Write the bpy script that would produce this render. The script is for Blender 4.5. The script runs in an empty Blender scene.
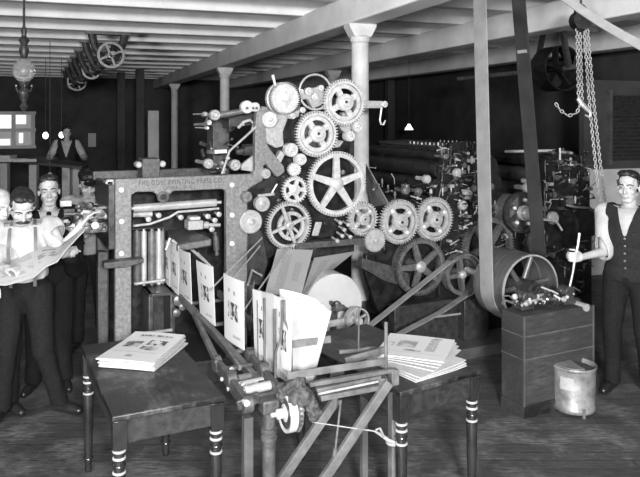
import bpy, bmesh, math, random
from mathutils import Vector, Matrix, noise
R = math.radians
rnd = random.Random(11)
COL = bpy.context.scene.collection
CAMZ, F, CX, CY = 2.2, 700.0, 320.0, 119.0
TH = R(25.0)                                   # the press stands turned by 25 degrees to the lens
cs, sn = math.cos(TH), math.sin(TH)
PO = Vector((0, 6.23, 0))
PF = Matrix.Translation(PO) @ Matrix.Rotation(TH, 4, 'Z')
TB = R(20.0)
BF = Matrix.Rotation(TB, 4, 'Z')               # the building's own axes
ID = Matrix.Identity(4)
V3 = lambda *a: Vector(a)

def ray(px, py): return Vector(((px-CX)/F, 1.0, -(py-CY)/F))
def at_d(px, py, d): return Vector((0, 0, CAMZ)) + ray(px, py)*d
def at_z(px, py, z):
    r = ray(px, py); return Vector((0, 0, CAMZ)) + r*((z-CAMZ)/r.z)
def at_v(px, py, v):                           # press coordinates of a sight line met at depth v behind the press front
    r = ray(px, py)
    t = (v + PO.y*cs)/(-sn*r.x + cs*r.y)
    return PF.inverted() @ (Vector((0, 0, CAMZ)) + r*t)
def sc(px, v): return F*(-sn*((px-CX)/F)+cs)/(v+PO.y*cs)

# ------------------------------------------------------------------ mesh builder
class MB:
    def __init__(s): s.v = []; s.f = []; s.m = []; s.uv = {}; s.mi = 0
    def add(s, vs, fs):
        o = len(s.v); s.v += [Vector(p) for p in vs]
        for f in fs: s.f.append([i+o for i in f]); s.m.append(s.mi)
        return s
    def box(s, c, size, rot=None):
        c = Vector(c); x, y, z = [k/2 for k in size]
        P = [Vector(p) for p in ((-x,-y,-z),(x,-y,-z),(x,y,-z),(-x,y,-z),(-x,-y,z),(x,-y,z),(x,y,z),(-x,y,z))]
        if rot is not None: P = [rot @ p for p in P]
        return s.add([c+p for p in P], [(0,3,2,1),(4,5,6,7),(0,1,5,4),(1,2,6,5),(2,3,7,6),(3,0,4,7)])
    def bb(s, lo, hi):
        lo, hi = Vector(lo), Vector(hi)
        return s.box((lo+hi)/2, [abs(k) for k in (hi-lo)])
    def beam(s, a, b, w, h, up=(0,0,1)):       # rectangular bar from a to b; w across, h along up
        a, b = Vector(a), Vector(b); d = (b-a); L = d.length; d.normalize()
        up = Vector(up); x = d.cross(up)
        if x.length < 1e-4: x = d.cross(Vector((1, 0, 0)))
        x.normalize(); y = x.cross(d)
        M = Matrix((x, d, y)).transposed()
        return s.box((a+b)/2, (w, L, h), M)
    @staticmethod
    def frame(d):
        d = Vector(d).normalized(); t = Vector((0,0,1)) if abs(d.z) < .9 else Vector((1,0,0))
        x = d.cross(t).normalized(); y = d.cross(x); return x, y, d
    def lathe(s, a, axis, prof, n=20):
        a = Vector(a); x, y, d = s.frame(axis); vs = []; fs = []
        for r, h in prof:
            for k in range(n):
                t = 2*math.pi*k/n; vs.append(a+d*h+(x*math.cos(t)+y*math.sin(t))*r)
        for i in range(len(prof)-1):
            for k in range(n):
                k2 = (k+1) % n; fs.append((i*n+k, i*n+k2, (i+1)*n+k2, (i+1)*n+k))
        if prof[0][0] > 1e-6: fs.append(tuple(range(n))[::-1])
        if prof[-1][0] > 1e-6: fs.append(tuple((len(prof)-1)*n+k for k in range(n)))
        return s.add(vs, fs)
    def cyl(s, a, b, r, r2=None, n=16):
        a, b = Vector(a), Vector(b); L = (b-a).length
        return s.lathe(a, b-a, [(r, 0), (r if r2 is None else r2, L)], n)
    def tube(s, pts, r, n=8, closed=False):
        pts = [Vector(p) for p in pts]; N = len(pts); vs = []; fs = []
        x = None
        for i, p in enumerate(pts):
            if closed: d = pts[(i+1) % N]-pts[i-1]
            else: d = pts[min(i+1, N-1)]-pts[max(i-1, 0)]
            d.normalize()
            if x is None: x, y, _ = s.frame(d)
            else:
                x = (x-d*x.dot(d)); x = x.normalized() if x.length > 1e-6 else s.frame(d)[0]
            y = d.cross(x)
            rr = r[i] if isinstance(r, (list, tuple)) else r
            for k in range(n):
                t = 2*math.pi*k/n; vs.append(p+(x*math.cos(t)+y*math.sin(t))*rr)
        for i in range(N if closed else N-1):
            j = (i+1) % N
            for k in range(n):
                k2 = (k+1) % n; fs.append((i*n+k, i*n+k2, j*n+k2, j*n+k))
        if not closed: fs.append(tuple(range(n))[::-1]); fs.append(tuple((N-1)*n+k for k in range(n)))
        return s.add(vs, fs)
    def prism(s, poly, v0, v1):                # polygon of (u, z), extruded from v0 to v1
        n = len(poly)
        A = sum(poly[i][0]*poly[(i+1) % n][1]-poly[(i+1) % n][0]*poly[i][1] for i in range(n))
        if A < 0: poly = poly[::-1]
        vs = [(p[0], v0, p[1]) for p in poly]+[(p[0], v1, p[1]) for p in poly]
        fs = [tuple(range(n)), tuple(range(2*n-1, n-1, -1))]
        fs += [((i+1) % n, i, n+i, n+(i+1) % n) for i in range(n)]
        return s.add(vs, fs)
    def ring(s, c, v0, v1, outer, inner):      # two outlines (r, angle) of equal count joined into a ring
        n = len(outer); vs = []
        for v in (v0, v1):
            for L in (outer, inner):
                for r, a in L: vs.append((c[0]+r*math.cos(a), v, c[1]+r*math.sin(a)))
        fs = []
        for i in range(n):
            j = (i+1) % n
            fs += [(i, j, n+j, n+i), (2*n+j, 2*n+i, 3*n+i, 3*n+j), (j, i, 2*n+i, 2*n+j), (n+i, n+j, 3*n+j, 3*n+i)]
        return s.add(vs, fs)
    def ell(s, c, r, rot=None, n=16, m=10):
        c = Vector(c); vs = [] ; fs = []
        for i in range(m+1):
            t = math.pi*i/m
            for k in range(n):
                a = 2*math.pi*k/n
                p = Vector((r[0]*math.sin(t)*math.cos(a), r[1]*math.sin(t)*math.sin(a), r[2]*math.cos(t)))
                if rot is not None: p = rot @ p
                vs.append(c+p)
        for i in range(m):
            for k in range(n):
                k2 = (k+1) % n
                fs.append((i*n+k, (i+1)*n+k, (i+1)*n+k2, i*n+k2))
        return s.add(vs, fs)
    def caps(s, a, b, ra, rb, n=14):           # tapered capsule
        a, b = Vector(a), Vector(b); L = max((b-a).length, 1e-4); prof = []
        for i in range(6): t = math.pi/2*(1-i/5); prof.append((max(ra*math.cos(t), 1e-5), -ra*math.sin(t)))
        for i in range(6): t = math.pi/2*i/5; prof.append((max(rb*math.cos(t), 1e-5), L+rb*math.sin(t)))
        return s.lathe(a, b-a if (b-a).length > 1e-4 else Vector((0,0,1)), prof, n)
    def torus(s, c, axis, Rr, r, n=24, m=8):
        x, y, d = s.frame(axis); c = Vector(c)
        return s.tube([c+(x*math.cos(2*math.pi*k/n)+y*math.sin(2*math.pi*k/n))*Rr for k in range(n)], r, m, True)
    def sheet(s, P, t=.0015, uv=True):         # grid of points P[i][j] given a thickness; uv runs 0..1 over it
        ni, nj = len(P), len(P[0]); o = len(s.v)
        P = [[Vector(p) for p in row] for row in P]; top = []; bot = []
        for i in range(ni):
            for j in range(nj):
                du = P[min(i+1, ni-1)][j]-P[max(i-1, 0)][j]; dv = P[i][min(j+1, nj-1)]-P[i][max(j-1, 0)]
                nn = du.cross(dv); nn = nn.normalized() if nn.length > 1e-9 else Vector((0,0,1))
                top.append(P[i][j]+nn*t/2); bot.append(P[i][j]-nn*t/2)
        N = ni*nj; fs = []; ix = lambda i, j: i*nj+j
        for i in range(ni-1):
            for j in range(nj-1):
                q = (ix(i,j), ix(i+1,j), ix(i+1,j+1), ix(i,j+1)); fs.append(q); fs.append(tuple(N+k for k in q[::-1]))
        ed = [ix(i,0) for i in range(ni)]+[ix(ni-1,j) for j in range(1,nj)]+[ix(i,nj-1) for i in range(ni-2,-1,-1)]+[ix(0,j) for j in range(nj-2,0,-1)]
        for a, b in zip(ed, ed[1:]+ed[:1]): fs.append((b, a, N+a, N+b))
        if uv:
            for i in range(ni):
                for j in range(nj):
                    for q in (0, N): s.uv[o+q+ix(i,j)] = (i/(ni-1), j/(nj-1))
        return s.add(top+bot, fs)

WORLD = {}                                     # world matrix of each root
def build(mb, name, mats, parent=None, frame=ID, bevel=0, ang=35, kind=None, seg=2):
    W = WORLD.get(parent.name, ID) if parent else ID
    M = W.inverted() @ frame
    if parent and parent.name.startswith('person') and frame is ID: M = ID      # people are laid out in their own axes
    me = bpy.data.meshes.new(name)
    me.from_pydata([M @ p for p in mb.v], [], mb.f)
    mats = mats if isinstance(mats, (list, tuple)) else [mats]
    for m in mats: me.materials.append(m)
    if len(mats) > 1: me.polygons.foreach_set('material_index', mb.m)
    me.polygons.foreach_set('use_smooth', [True]*len(mb.f))
    if mb.uv:
        L = me.uv_layers.new(name='UVMap')
        for lp in me.loops:
            q = mb.uv.get(lp.vertex_index)
            if q: L.data[lp.index].uv = q
    me.validate(); me.update()
    bm = bmesh.new(); bm.from_mesh(me); bmesh.ops.recalc_face_normals(bm, faces=bm.faces); bm.to_mesh(me); bm.free()
    me.set_sharp_from_angle(angle=R(ang))
    o = bpy.data.objects.new(name, me); COL.objects.link(o)
    if parent: o.parent = parent; WORLD[o.name] = W
    if bevel:
        b = o.modifiers.new('edge', 'BEVEL'); b.width = bevel; b.segments = seg; b.limit_method = 'ANGLE'; b.angle_limit = R(40)
    if kind: o['kind'] = kind
    return o
def tag(o, label, cat, group=None):
    o['label'] = label; o['category'] = cat
    if group: o['group'] = group
    return o
def thing(name, label, cat, loc=(0,0,0), rz=0, group=None):
    o = bpy.data.objects.new(name, None); COL.objects.link(o); o.empty_display_size = .1
    o.location = loc; o.rotation_euler = (0, 0, rz)
    WORLD[o.name] = Matrix.Translation(Vector(loc)) @ Matrix.Rotation(rz, 4, 'Z')
    return tag(o, label, cat, group)
def base_mesh(mb, name, mats, label, cat, loc, rz=0, frame=ID, group=None, **k):   # a thing that is one mesh with its origin at its base
    M = Matrix.Translation(Vector(loc)) @ Matrix.Rotation(rz, 4, 'Z')
    o = build(mb, name, mats, None, M.inverted() @ frame, **k)
    o.location = loc; o.rotation_euler = (0, 0, rz); WORLD[o.name] = M
    return tag(o, label, cat, group)

# ------------------------------------------------------------------ materials (the photograph is black and white)
class NT:
    def __init__(s, m): s.t = m.node_tree; s.n = s.t.nodes; s.l = s.t.links
    def new(s, ty, **k):
        q = s.n.new(ty)
        for a, b in k.items(): setattr(q, a, b)
        return q
    def math(s, op, a, b=0.0, clamp=False):
        q = s.new('ShaderNodeMath', operation=op); q.use_clamp = clamp
        for i, x in enumerate((a, b)):
            if hasattr(x, 'node'): s.l.new(x, q.inputs[i])
            else: q.inputs[i].default_value = x
        return q.outputs[0]
    def ramp(s, x, stops):
        q = s.new('ShaderNodeValToRGB'); e = q.color_ramp.elements
        for i, (p, g) in enumerate(stops):
            el = e[i] if i < 2 else e.new(p)
            el.position = p; el.color = (g, g, g, 1)
        s.l.new(x, q.inputs[0]); return q.outputs[0]
def mat(name, lo, hi=None, rough=.5, metal=0.0, scale=6.0, detail=6, stretch=(1,1,1), bump=0.0, mid=(.35,.65), spec=.5, rvar=0.0):
    m = bpy.data.materials.new(name); m.use_nodes = True; t = NT(m)
    p = t.n['Principled BSDF']; hi = lo if hi is None else hi
    tc = t.new('ShaderNodeTexCoord'); mp = t.new('ShaderNodeMapping'); mp.inputs['Scale'].default_value = stretch
    t.l.new(tc.outputs['Object'], mp.inputs[0])
    nz = t.new('ShaderNodeTexNoise'); nz.inputs['Scale'].default_value = scale; nz.inputs['Detail'].default_value = detail; nz.inputs['Roughness'].default_value = .65
    t.l.new(mp.outputs[0], nz.inputs[0])
    c = t.ramp(nz.outputs[0], [(mid[0], lo), (mid[1], hi)])
    t.l.new(c, p.inputs['Base Color'])
    p.inputs['Roughness'].default_value = rough; p.inputs['Metallic'].default_value = metal
    p.inputs['Specular IOR Level'].default_value = spec
    if rvar: t.l.new(t.ramp(nz.outputs[0], [(.3, max(.05, rough-rvar)), (.7, min(1, rough+rvar))]), p.inputs['Roughness'])
    if bump:
        b = t.new('ShaderNodeBump'); b.inputs['Strength'].default_value = bump; b.inputs['Distance'].default_value = .01
        t.l.new(nz.outputs[0], b.inputs['Height']); t.l.new(b.outputs[0], p.inputs['Normal'])
    return m
def emis(name, g, s):
    m = bpy.data.materials.new(name); m.use_nodes = True; p = m.node_tree.nodes['Principled BSDF']
    p.inputs['Base Color'].default_value = (g, g, g, 1); p.inputs['Emission Color'].default_value = (g, g, g, 1); p.inputs['Emission Strength'].default_value = s
    return m
def planks(name, lo, hi, width, length, rough, worn=None, rot=0.0, bump=.3, seam=.012):
    m = bpy.data.materials.new(name); m.use_nodes = True; t = NT(m); p = t.n['Principled BSDF']
    tc = t.new('ShaderNodeTexCoord'); mp = t.new('ShaderNodeMapping'); mp.inputs['Rotation'].default_value = (0, 0, rot)
    t.l.new(tc.outputs['Object'], mp.inputs[0])
    br = t.new('ShaderNodeTexBrick'); br.offset = .37; br.inputs['Scale'].default_value = 1
    br.inputs['Brick Width'].default_value = length; br.inputs['Row Height'].default_value = width
    br.inputs['Mortar Size'].default_value = seam*width; br.inputs['Mortar'].default_value = (lo*.25,)*3+(1,)
    br.inputs['Color1'].default_value = (lo,)*3+(1,); br.inputs['Color2'].default_value = ((lo+hi)/2,)*3+(1,)
    t.l.new(mp.outputs[0], br.inputs[0])
    m2 = t.new('ShaderNodeMapping'); m2.inputs['Scale'].default_value = (5.0, 22, 22); t.l.new(mp.outputs[0], m2.inputs[0])
    g = t.new('ShaderNodeTexNoise'); g.inputs['Scale'].default_value = 2.2; g.inputs['Detail'].default_value = 8; t.l.new(m2.outputs[0], g.inputs[0])
    n2 = t.new('ShaderNodeTexNoise'); n2.inputs['Scale'].default_value = 2.6; n2.inputs['Detail'].default_value = 9; n2.inputs['Roughness'].default_value = .7; t.l.new(tc.outputs['Object'], n2.inputs[0])
    mx = t.new('ShaderNodeMix', data_type='RGBA', blend_type='MULTIPLY'); mx.inputs[0].default_value = 1
    t.l.new(br.outputs[0], mx.inputs[6]); t.l.new(t.ramp(g.outputs[0], [(.3, .65), (.7, 1.25)]), mx.inputs[7])
    m3 = t.new('ShaderNodeMix', data_type='RGBA', blend_type='MIX')
    t.l.new(t.math('MULTIPLY', t.ramp(n2.outputs[0], [(.47, 0.0), (.66, 1.0)]), t.ramp(g.outputs[0], [(.35, .15), (.65, .8)])), m3.inputs[0]); t.l.new(mx.outputs[2], m3.inputs[6])
    w = worn if worn is not None else hi
    m3.inputs[7].default_value = (w, w, w, 1)
    t.l.new(m3.outputs[2], p.inputs['Base Color']); p.inputs['Roughness'].default_value = rough
    b = t.new('ShaderNodeBump'); b.inputs['Strength'].default_value = bump; b.inputs['Distance'].default_value = .006
    t.l.new(t.math('ADD', g.outputs[0], t.math('MULTIPLY', br.outputs['Fac'], -1.5)), b.inputs['Height']); t.l.new(b.outputs[0], p.inputs['Normal'])
    return m
def printed(name, paper, blocks):
    """newsprint: blocks of (x0, x1, y0, y1, kind, ink) on the sheet's uv"""
    m = bpy.data.materials.new(name); m.use_nodes = True; t = NT(m); p = t.n['Principled BSDF']
    uv = t.new('ShaderNodeUVMap'); sp = t.new('ShaderNodeSeparateXYZ'); t.l.new(uv.outputs[0], sp.inputs[0]); x, y = sp.outputs[0], sp.outputs[1]
    nz = t.new('ShaderNodeTexNoise'); nz.inputs['Scale'].default_value = 26; nz.inputs['Detail'].default_value = 3; t.l.new(uv.outputs[0], nz.inputs[0])
    big = t.new('ShaderNodeTexNoise'); big.inputs['Scale'].default_value = 7; big.inputs['Detail'].default_value = 4; t.l.new(uv.outputs[0], big.inputs[0])
    mp = t.new('ShaderNodeMapping'); mp.inputs['Scale'].default_value = (60, 14, 1); t.l.new(uv.outputs[0], mp.inputs[0])
    let = t.new('ShaderNodeTexNoise'); let.inputs['Scale'].default_value = 1; let.inputs['Detail'].default_value = 1; t.l.new(mp.outputs[0], let.inputs[0])
    tot = None
    for x0, x1, y0, y1, k, ink in blocks:
        q = t.math('MULTIPLY', t.math('MULTIPLY', t.math('GREATER_THAN', x, x0), t.math('LESS_THAN', x, x1)), t.math('MULTIPLY', t.math('GREATER_THAN', y, y0), t.math('LESS_THAN', y, y1)))
        if k == 'text':
            ln = t.math('GREATER_THAN', t.math('SINE', t.math('MULTIPLY', y, 330.0)), -.1)
            q = t.math('MULTIPLY', q, t.math('MULTIPLY', ln, t.math('GREATER_THAN', nz.outputs[0], .42)))
        elif k == 'head': q = t.math('MULTIPLY', q, t.math('GREATER_THAN', let.outputs[0], .45))
        elif k == 'pic': q = t.math('MULTIPLY', q, t.ramp(big.outputs[0], [(.38, .25), (.6, 1.0)]))
        elif k == 'fig': q = t.math('MULTIPLY', q, t.ramp(big.outputs[0], [(.47, 0.0), (.53, 1.0)]))
        q = t.math('MULTIPLY', q, ink)
        tot = q if tot is None else t.math('MAXIMUM', tot, q)
    mx = t.new('ShaderNodeMix', data_type='RGBA'); t.l.new(tot, mx.inputs[0])
    mx.inputs[6].default_value = (paper,)*3+(1,); mx.inputs[7].default_value = (.02, .02, .02, 1)
    t.l.new(mx.outputs[2], p.inputs['Base Color']); p.inputs['Roughness'].default_value = .85; p.inputs['Specular IOR Level'].default_value = .2
    return m

M = dict(
    iron=mat('black_iron', .012, .035, .38, .35, 14, bump=.05, rvar=.12),
    iron2=mat('dark_machine_iron', .03, .075, .42, .3, 20, bump=.06, rvar=.1),
    frame=mat('painted_cast_iron', .11, .23, .55, .1, 38, bump=.12),
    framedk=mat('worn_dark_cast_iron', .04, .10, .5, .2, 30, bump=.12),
    tower=mat('pale_cast_iron', .26, .40, .55, .1, 38, bump=.1),
    steel=mat('bright_gear_steel', .46, .64, .36, .25, 24),
    steel2=mat('dull_gear_steel', .30, .46, .42, .2, 24),
    steel3=mat('dark_gear_steel', .09, .18, .38, .3, 24),
    shine=mat('polished_steel', .55, .75, .22, .55, 10),
    bolt=mat('bolt_steel', .6, .8, .35, .2, 10),
    wood=mat('dark_table_wood', .014, .038, .42, 0, 3, stretch=(8, 1, 8), bump=.1),
    lathe=mat('varnished_leg_wood', .012, .025, .25, 0, 6),
    band=mat('pale_leg_band', .28, .42, .4, 0, 12),
    timber=mat('rail_timber', .065, .14, .6, 0, 4, stretch=(3, 3, 3), bump=.1),
    timberdk=mat('dark_timber', .05, .10, .6, 0, 5, bump=.1),
    paper=mat('plain_newsprint', .36, .43, .85, 0, 5, spec=.2),
    papedge=mat('newsprint_edges', .34, .52, .9, 0, 60, stretch=(1, 1, 8), spec=.2),
    roll=mat('newsprint_roll_end', .46, .54, .85, 0, 4, spec=.2),
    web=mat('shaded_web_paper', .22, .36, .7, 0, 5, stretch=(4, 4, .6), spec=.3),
    belt=mat('leather_belt', .24, .32, .6, 0, 6),
    beltdk=mat('dark_leather_belt', .028, .05, .55, 0, 6),
    beltlt=mat('pale_canvas_belt', .20, .26, .7, 0, 12),
    white=mat('ceiling_whitewash', .70, .84, .8, 0, 2.5, bump=.05),
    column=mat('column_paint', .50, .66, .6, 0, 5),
    boards=mat('ceiling_boards', .5, .68, .8, 0, 3, stretch=(1, 6, 1)),
    plaster=mat('partition_plaster', .48, .66, .85, 0, 2.5, bump=.05),
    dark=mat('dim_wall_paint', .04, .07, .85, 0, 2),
    skin=mat('skin', .38, .46, .5, 0, 20, spec=.35),
    shirt=mat('white_cotton_shirt', .34, .46, .85, 0, 9, bump=.15, spec=.2),
    shirtgr=mat('grey_work_shirt', .22, .32, .85, 0, 9, bump=.15, spec=.2),
    vest=mat('dark_wool_vest', .013, .024, .9, 0, 60, bump=.1, spec=.2),
    trouser=mat('dark_wool_trousers', .007, .015, .9, 0, 60, bump=.1, spec=.2),
    jacket=mat('black_wool_jacket', .006, .012, .9, 0, 60, spec=.2),
    shoe=mat('black_shoe_leather', .012, .02, .3, 0, 10),
    hair=mat('dark_hair', .008, .022, .45, 0, 40, stretch=(1, 1, 4), bump=.4),
    hairgr=mat('grey_hair', .2, .35, .6, 0, 40, bump=.3),
    eye=mat('eye_white', .38), iris=mat('eye_iris', .01, rough=.2),
    lip=mat('lip_skin', .28, .33, .5),
    tin=mat('galvanised_tin', .14, .34, .45, .35, 9, bump=.15),
    tinlt=mat('paper_label_worn', .30, .42, .8, 0, 9),
    rag=mat('waste_rag', .02, .09, .95, 0, 30, bump=.8),
    brass=mat('lamp_brass', .10, .25, .25, .7, 10),
    rope=mat('hemp_rope', .25, .36, .9, 0, 30),
    letter=mat('cast_letters', .035, .06, .5),
    glassdk=mat('dark_window_glass', .01, .02, .12),
    glow=emis('lit_lamp_globe', .95, 1.6), daylit=emis('daylit_pane', .9, .55), daydim=emis('dim_pane', .5, .12),
)
m_ = bpy.data.materials.new('lamp_globe_glass'); m_.use_nodes = True
p_ = m_.node_tree.nodes['Principled BSDF']; p_.inputs['Base Color'].default_value = (.75, .75, .75, 1); p_.inputs['Roughness'].default_value = .08; p_.inputs['Transmission Weight'].default_value = .75
M['glass'] = m_
M['table'] = planks('worn_table_top', .016, .045, .28, 3.0, .42, worn=.19, rot=R(90), bump=.15, seam=.008)
M['boxwood'] = planks('nailed_box_boards', .035, .065, .25, 4, .55, worn=.10, bump=.2)
M['floor'] = planks('old_floor_boards', .045, .10, .11, 3.2, .6, worn=.24, rot=0, bump=.3, seam=.03)
M['drum'] = mat('dark_rubbed_drum_steel', .10, .17, .36, .35, 3, stretch=(1, 8, 1))
M['floorpatch'] = mat('worn_pale_floor', .08, .22, .8, 0, 9, detail=9, bump=.2)
M['page'] = printed('cartoon_page', .53, [(.28,.36,.76,.82,'ink',.6), (.55,.63,.74,.80,'ink',.6), (.25,.78,.36,.62,'fig',.95), (.30,.48,.42,.60,'pic',.8), (.58,.74,.38,.52,'pic',.9), (.5,.85,.10,.15,'text',.8)])
M['front'] = printed('front_page', .54, [(.18,.85,.86,.91,'head',.8), (.2,.8,.83,.84,'ink',.5), (.12,.42,.47,.68,'pic',.95), (.52,.86,.56,.74,'fig',.9), (.50,.82,.38,.52,'pic',.8), (.1,.9,.28,.31,'text',.4), (.42,.56,.12,.19,'pic',.6)])
M['half'] = printed('folded_page', .54, [(.06,.12,.48,.62,'fig',.7), (.13,.17,.48,.62,'fig',.6), (.22,.50,.45,.75,'pic',.55), (.36,.62,.28,.36,'pic',.75), (.66,.80,.35,.92,'text',.75), (.70,.82,.90,.95,'head',.8), (.05,.95,.22,.235,'ink',.25)])
M['spread'] = printed('open_newspaper', .50, [(.05,.95,.08,.11,'text',.45), (.10,.45,.2,.5,'fig',.3), (.5,.75,.3,.6,'fig',.45), (.55,.70,.72,.80,'pic',.6), (.82,.92,.55,.75,'pic',.75), (.1,.45,.6,.85,'text',.4), (.75,.95,.15,.5,'text',.45)])
M['webp'] = printed('printed_web', .36, [(.12,.88,.2,.45,'text',.35), (.3,.7,.6,.8,'text',.3)])
# ------------------------------------------------------------------ the room, on the building's axes
def B(u, v, z): return BF @ Vector((u, v, z))
def at_b(px, py, v):                           # sight line met at building depth v, in building coordinates
    r = ray(px, py); t = v/(-math.sin(TB)*r.x+math.cos(TB)*r.y)
    return BF.inverted() @ (Vector((0, 0, CAMZ))+r*t)
def struct(mb, name, m, frame=BF, **k): return build(mb, name, m, None, frame, kind='structure', **k)
U0, U1, VB0, VB1, ZC = -4.0, 8.6, -5.0, 24.0, 3.76
struct(MB().bb((U0, VB0, -.08), (U1, VB1, 0)), 'floor', M['floor'])
struct(MB().bb((U0, VB0, ZC), (U1, VB1, ZC+.06)), 'ceiling', M['boards'])
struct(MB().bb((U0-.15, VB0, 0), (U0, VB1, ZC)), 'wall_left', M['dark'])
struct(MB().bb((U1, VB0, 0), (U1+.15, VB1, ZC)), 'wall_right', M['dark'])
# back wall with an opening for the window
w0, w1 = at_b(-14, 147, VB1), at_b(34, 113, VB1)
mb = MB()
mb.bb((U0, VB1, 0), (U1, VB1+.2, w0.z)); mb.bb((U0, VB1, w1.z), (U1, VB1+.2, ZC))
mb.bb((U0, VB1, w0.z), (w0.x, VB1+.2, w1.z)); mb.bb((w1.x, VB1, w0.z), (U1, VB1+.2, w1.z))
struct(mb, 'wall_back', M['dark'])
win = struct(MB().bb((w0.x, VB1+.12, w0.z), (w1.x, VB1+.14, w1.z)), 'window_1', M['daydim'])
fr = MB()
for px in (-14, 13.5, 33): q = at_b(px, 120, VB1); fr.bb((q.x-.06, VB1-.05, w0.z), (q.x+.06, VB1+.1, w1.z))
for py in (113, 130, 147): q = at_b(10, py, VB1); fr.bb((w0.x, VB1-.04, q.z-.05), (w1.x+.06, VB1+.1, q.z+.05))
build(fr, 'window_frame', M['white'], win, BF)
for a, b, c, d in ((0, 115, 12, 129), (15, 115, 26, 124), (19, 133, 23, 143), (0, 139, 10, 146)):
    p, q = at_b(a, d, VB1+.11), at_b(c, b, VB1+.11)
    build(MB().bb((p.x, VB1+.10, p.z), (q.x, VB1+.11, q.z)), 'pane', M['daylit'], win, BF)
# joists and beams
for i in range(18):
    v = 2.2+i*1.22
    struct(MB().bb((U0, v-.08, 3.48), (U1, v+.08, ZC)), 'joist', M['white'], bevel=.015)
for u in (2.93, 5.2, 7.5):
    struct(MB().bb((u-.15, VB0, 3.2), (u+.15, VB1, 3.5)), 'beam', M['white'], bevel=.02)
def column(u, v, m, r=.095):
    p = MB().lathe((u, v, 0), (0, 0, 1), [(r*1.5, 0), (r*1.5, .12), (r*1.1, .16), (r, .3), (r*.97, 3.0)], 24)
    c = struct(p, 'column', m)
    k = MB(); k.lathe((u, v, 3.0), (0, 0, 1), [(r, 0), (r*1.15, .03), (r*1.15, .06), (r*1.0, .08)], 24)
    k.prism([(u-.16, 3.2), (u+.16, 3.2), (u+.15, 3.16), (u+r, 3.06), (u-r, 3.06), (u-.15, 3.16)], v-.09, v+.09)
    build(k, 'capital', m, c, BF, bevel=.01)
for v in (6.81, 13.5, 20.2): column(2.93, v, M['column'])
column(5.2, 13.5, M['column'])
for px, v in ((121, 20), (140, 18.5), (390, 17), (452, 19), (560, 13.0)):
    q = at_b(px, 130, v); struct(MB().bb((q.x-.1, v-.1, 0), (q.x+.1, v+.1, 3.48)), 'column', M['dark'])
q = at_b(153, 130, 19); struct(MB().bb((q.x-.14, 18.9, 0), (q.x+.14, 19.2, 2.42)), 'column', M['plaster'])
a = at_b(92, 140, VB1); base_mesh(MB().bb((a.x-.12, VB1-.03, a.z-.22), (a.x+.12, VB1-.01, a.z+.22)), 'wall_notice', M['plaster'], 'pale notice on the dim back wall, right of the bench man', 'notice', BF @ V3(a.x, VB1, a.z-.22), TB, BF)
for px, w_, h_, v, lab in ((412, .5, 1.75, 13.5, 'dark cupboard far back under the small cone lamp'), (437, .3, 1.6, 12.6, 'narrow dark cupboard far back, right of the cone lamp')):
    q = at_b(px, 145, v); cb = thing('cupboard', lab, 'cupboard', B(q.x, v, 0), TB)
    build(MB().bb((q.x-w_, v, 0), (q.x+w_, v+.5, h_)), 'body', M['framedk'], cb, BF, bevel=.01)
    for s in (-1, 1): build(MB().bb((q.x+(.03 if s > 0 else -w_+.04), v-.02, .1), (q.x+(w_-.04 if s > 0 else -.03), v, h_-.08)), 'door', M['iron2'], cb, BF, bevel=.005)
# low white partition behind the right-hand machine, dark louvred wall over its right end
p0 = BF.inverted() @ at_d(478, 173, 9.2)
struct(MB().bb((p0.x, p0.y, 0), (U1, p0.y+.12, p0.z)), 'wall_partition', M['plaster'], bevel=.01)
q0 = at_b(584, 150, p0.y)
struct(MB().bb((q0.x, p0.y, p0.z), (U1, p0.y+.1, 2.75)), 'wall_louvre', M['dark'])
lv = MB()
for k in range(17): lv.box((q0.x+1.05, p0.y-.03, p0.z+.14+k*.055), (1.2, .012, .05), Matrix.Rotation(R(35), 3, 'X'))
w2 = struct(lv, 'window_2', M['iron2'])
f2 = MB()
for x in (q0.x+.42, q0.x+1.68): f2.bb((x-.03, p0.y-.06, p0.z+.06), (x+.03, p0.y, p0.z+1.12))
build(f2, 'window_frame', M['timberdk'], w2, BF)
# ------------------------------------------------------------------ overhead gear
def wheel(mb, c, r, w, spokes, axis_frame=None, rim=.035, hub=.05):    # a spoked pulley whose axle runs along the frame's v
    n = 40; A = [2*math.pi*k/n for k in range(n)]
    mb.ring((c[0], c[2]), c[1], c[1]+w, [(r, a) for a in A], [(r-rim, a) for a in A])
    for k in range(spokes):
        a = 2*math.pi*k/spokes+.4; d = Vector((math.cos(a), 0, math.sin(a))); cc = Vector((c[0], c[1]+w/2, c[2]))
        mb.beam(cc+d*hub*.7, cc+d*(r-rim*.6), w*.35, rim*.9, d.cross(Vector((0, 1, 0))))
    mb.lathe((c[0], c[1]-.02, c[2]), (0, 1, 0), [(hub, 0), (hub, w+.04)], 16)
    return mb
LF = Matrix.Rotation(R(22.6), 4, 'Z')
s0 = LF.inverted() @ at_d(111, 55, 10.0)
ls = thing('line_shaft', 'overhead line shaft with iron pulleys and hangers under the joists, left of the column', 'line shaft', LF @ s0, R(22.6))
build(MB().cyl((s0.x, s0.y-.3, s0.z), (s0.x, s0.y+10, s0.z), .03), 'shaft', M['steel3'], ls, LF)
for k, (dv, r) in enumerate(((0, .19), (1.7, .11), (3.4, .17), (6.0, .13), (7.6, .23), (9.4, .15))):
    build(wheel(MB(), (s0.x, s0.y+dv, s0.z), r, .14, 4), 'pulley', [M['steel3'], M['iron2']][k % 2], ls, LF)
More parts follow.
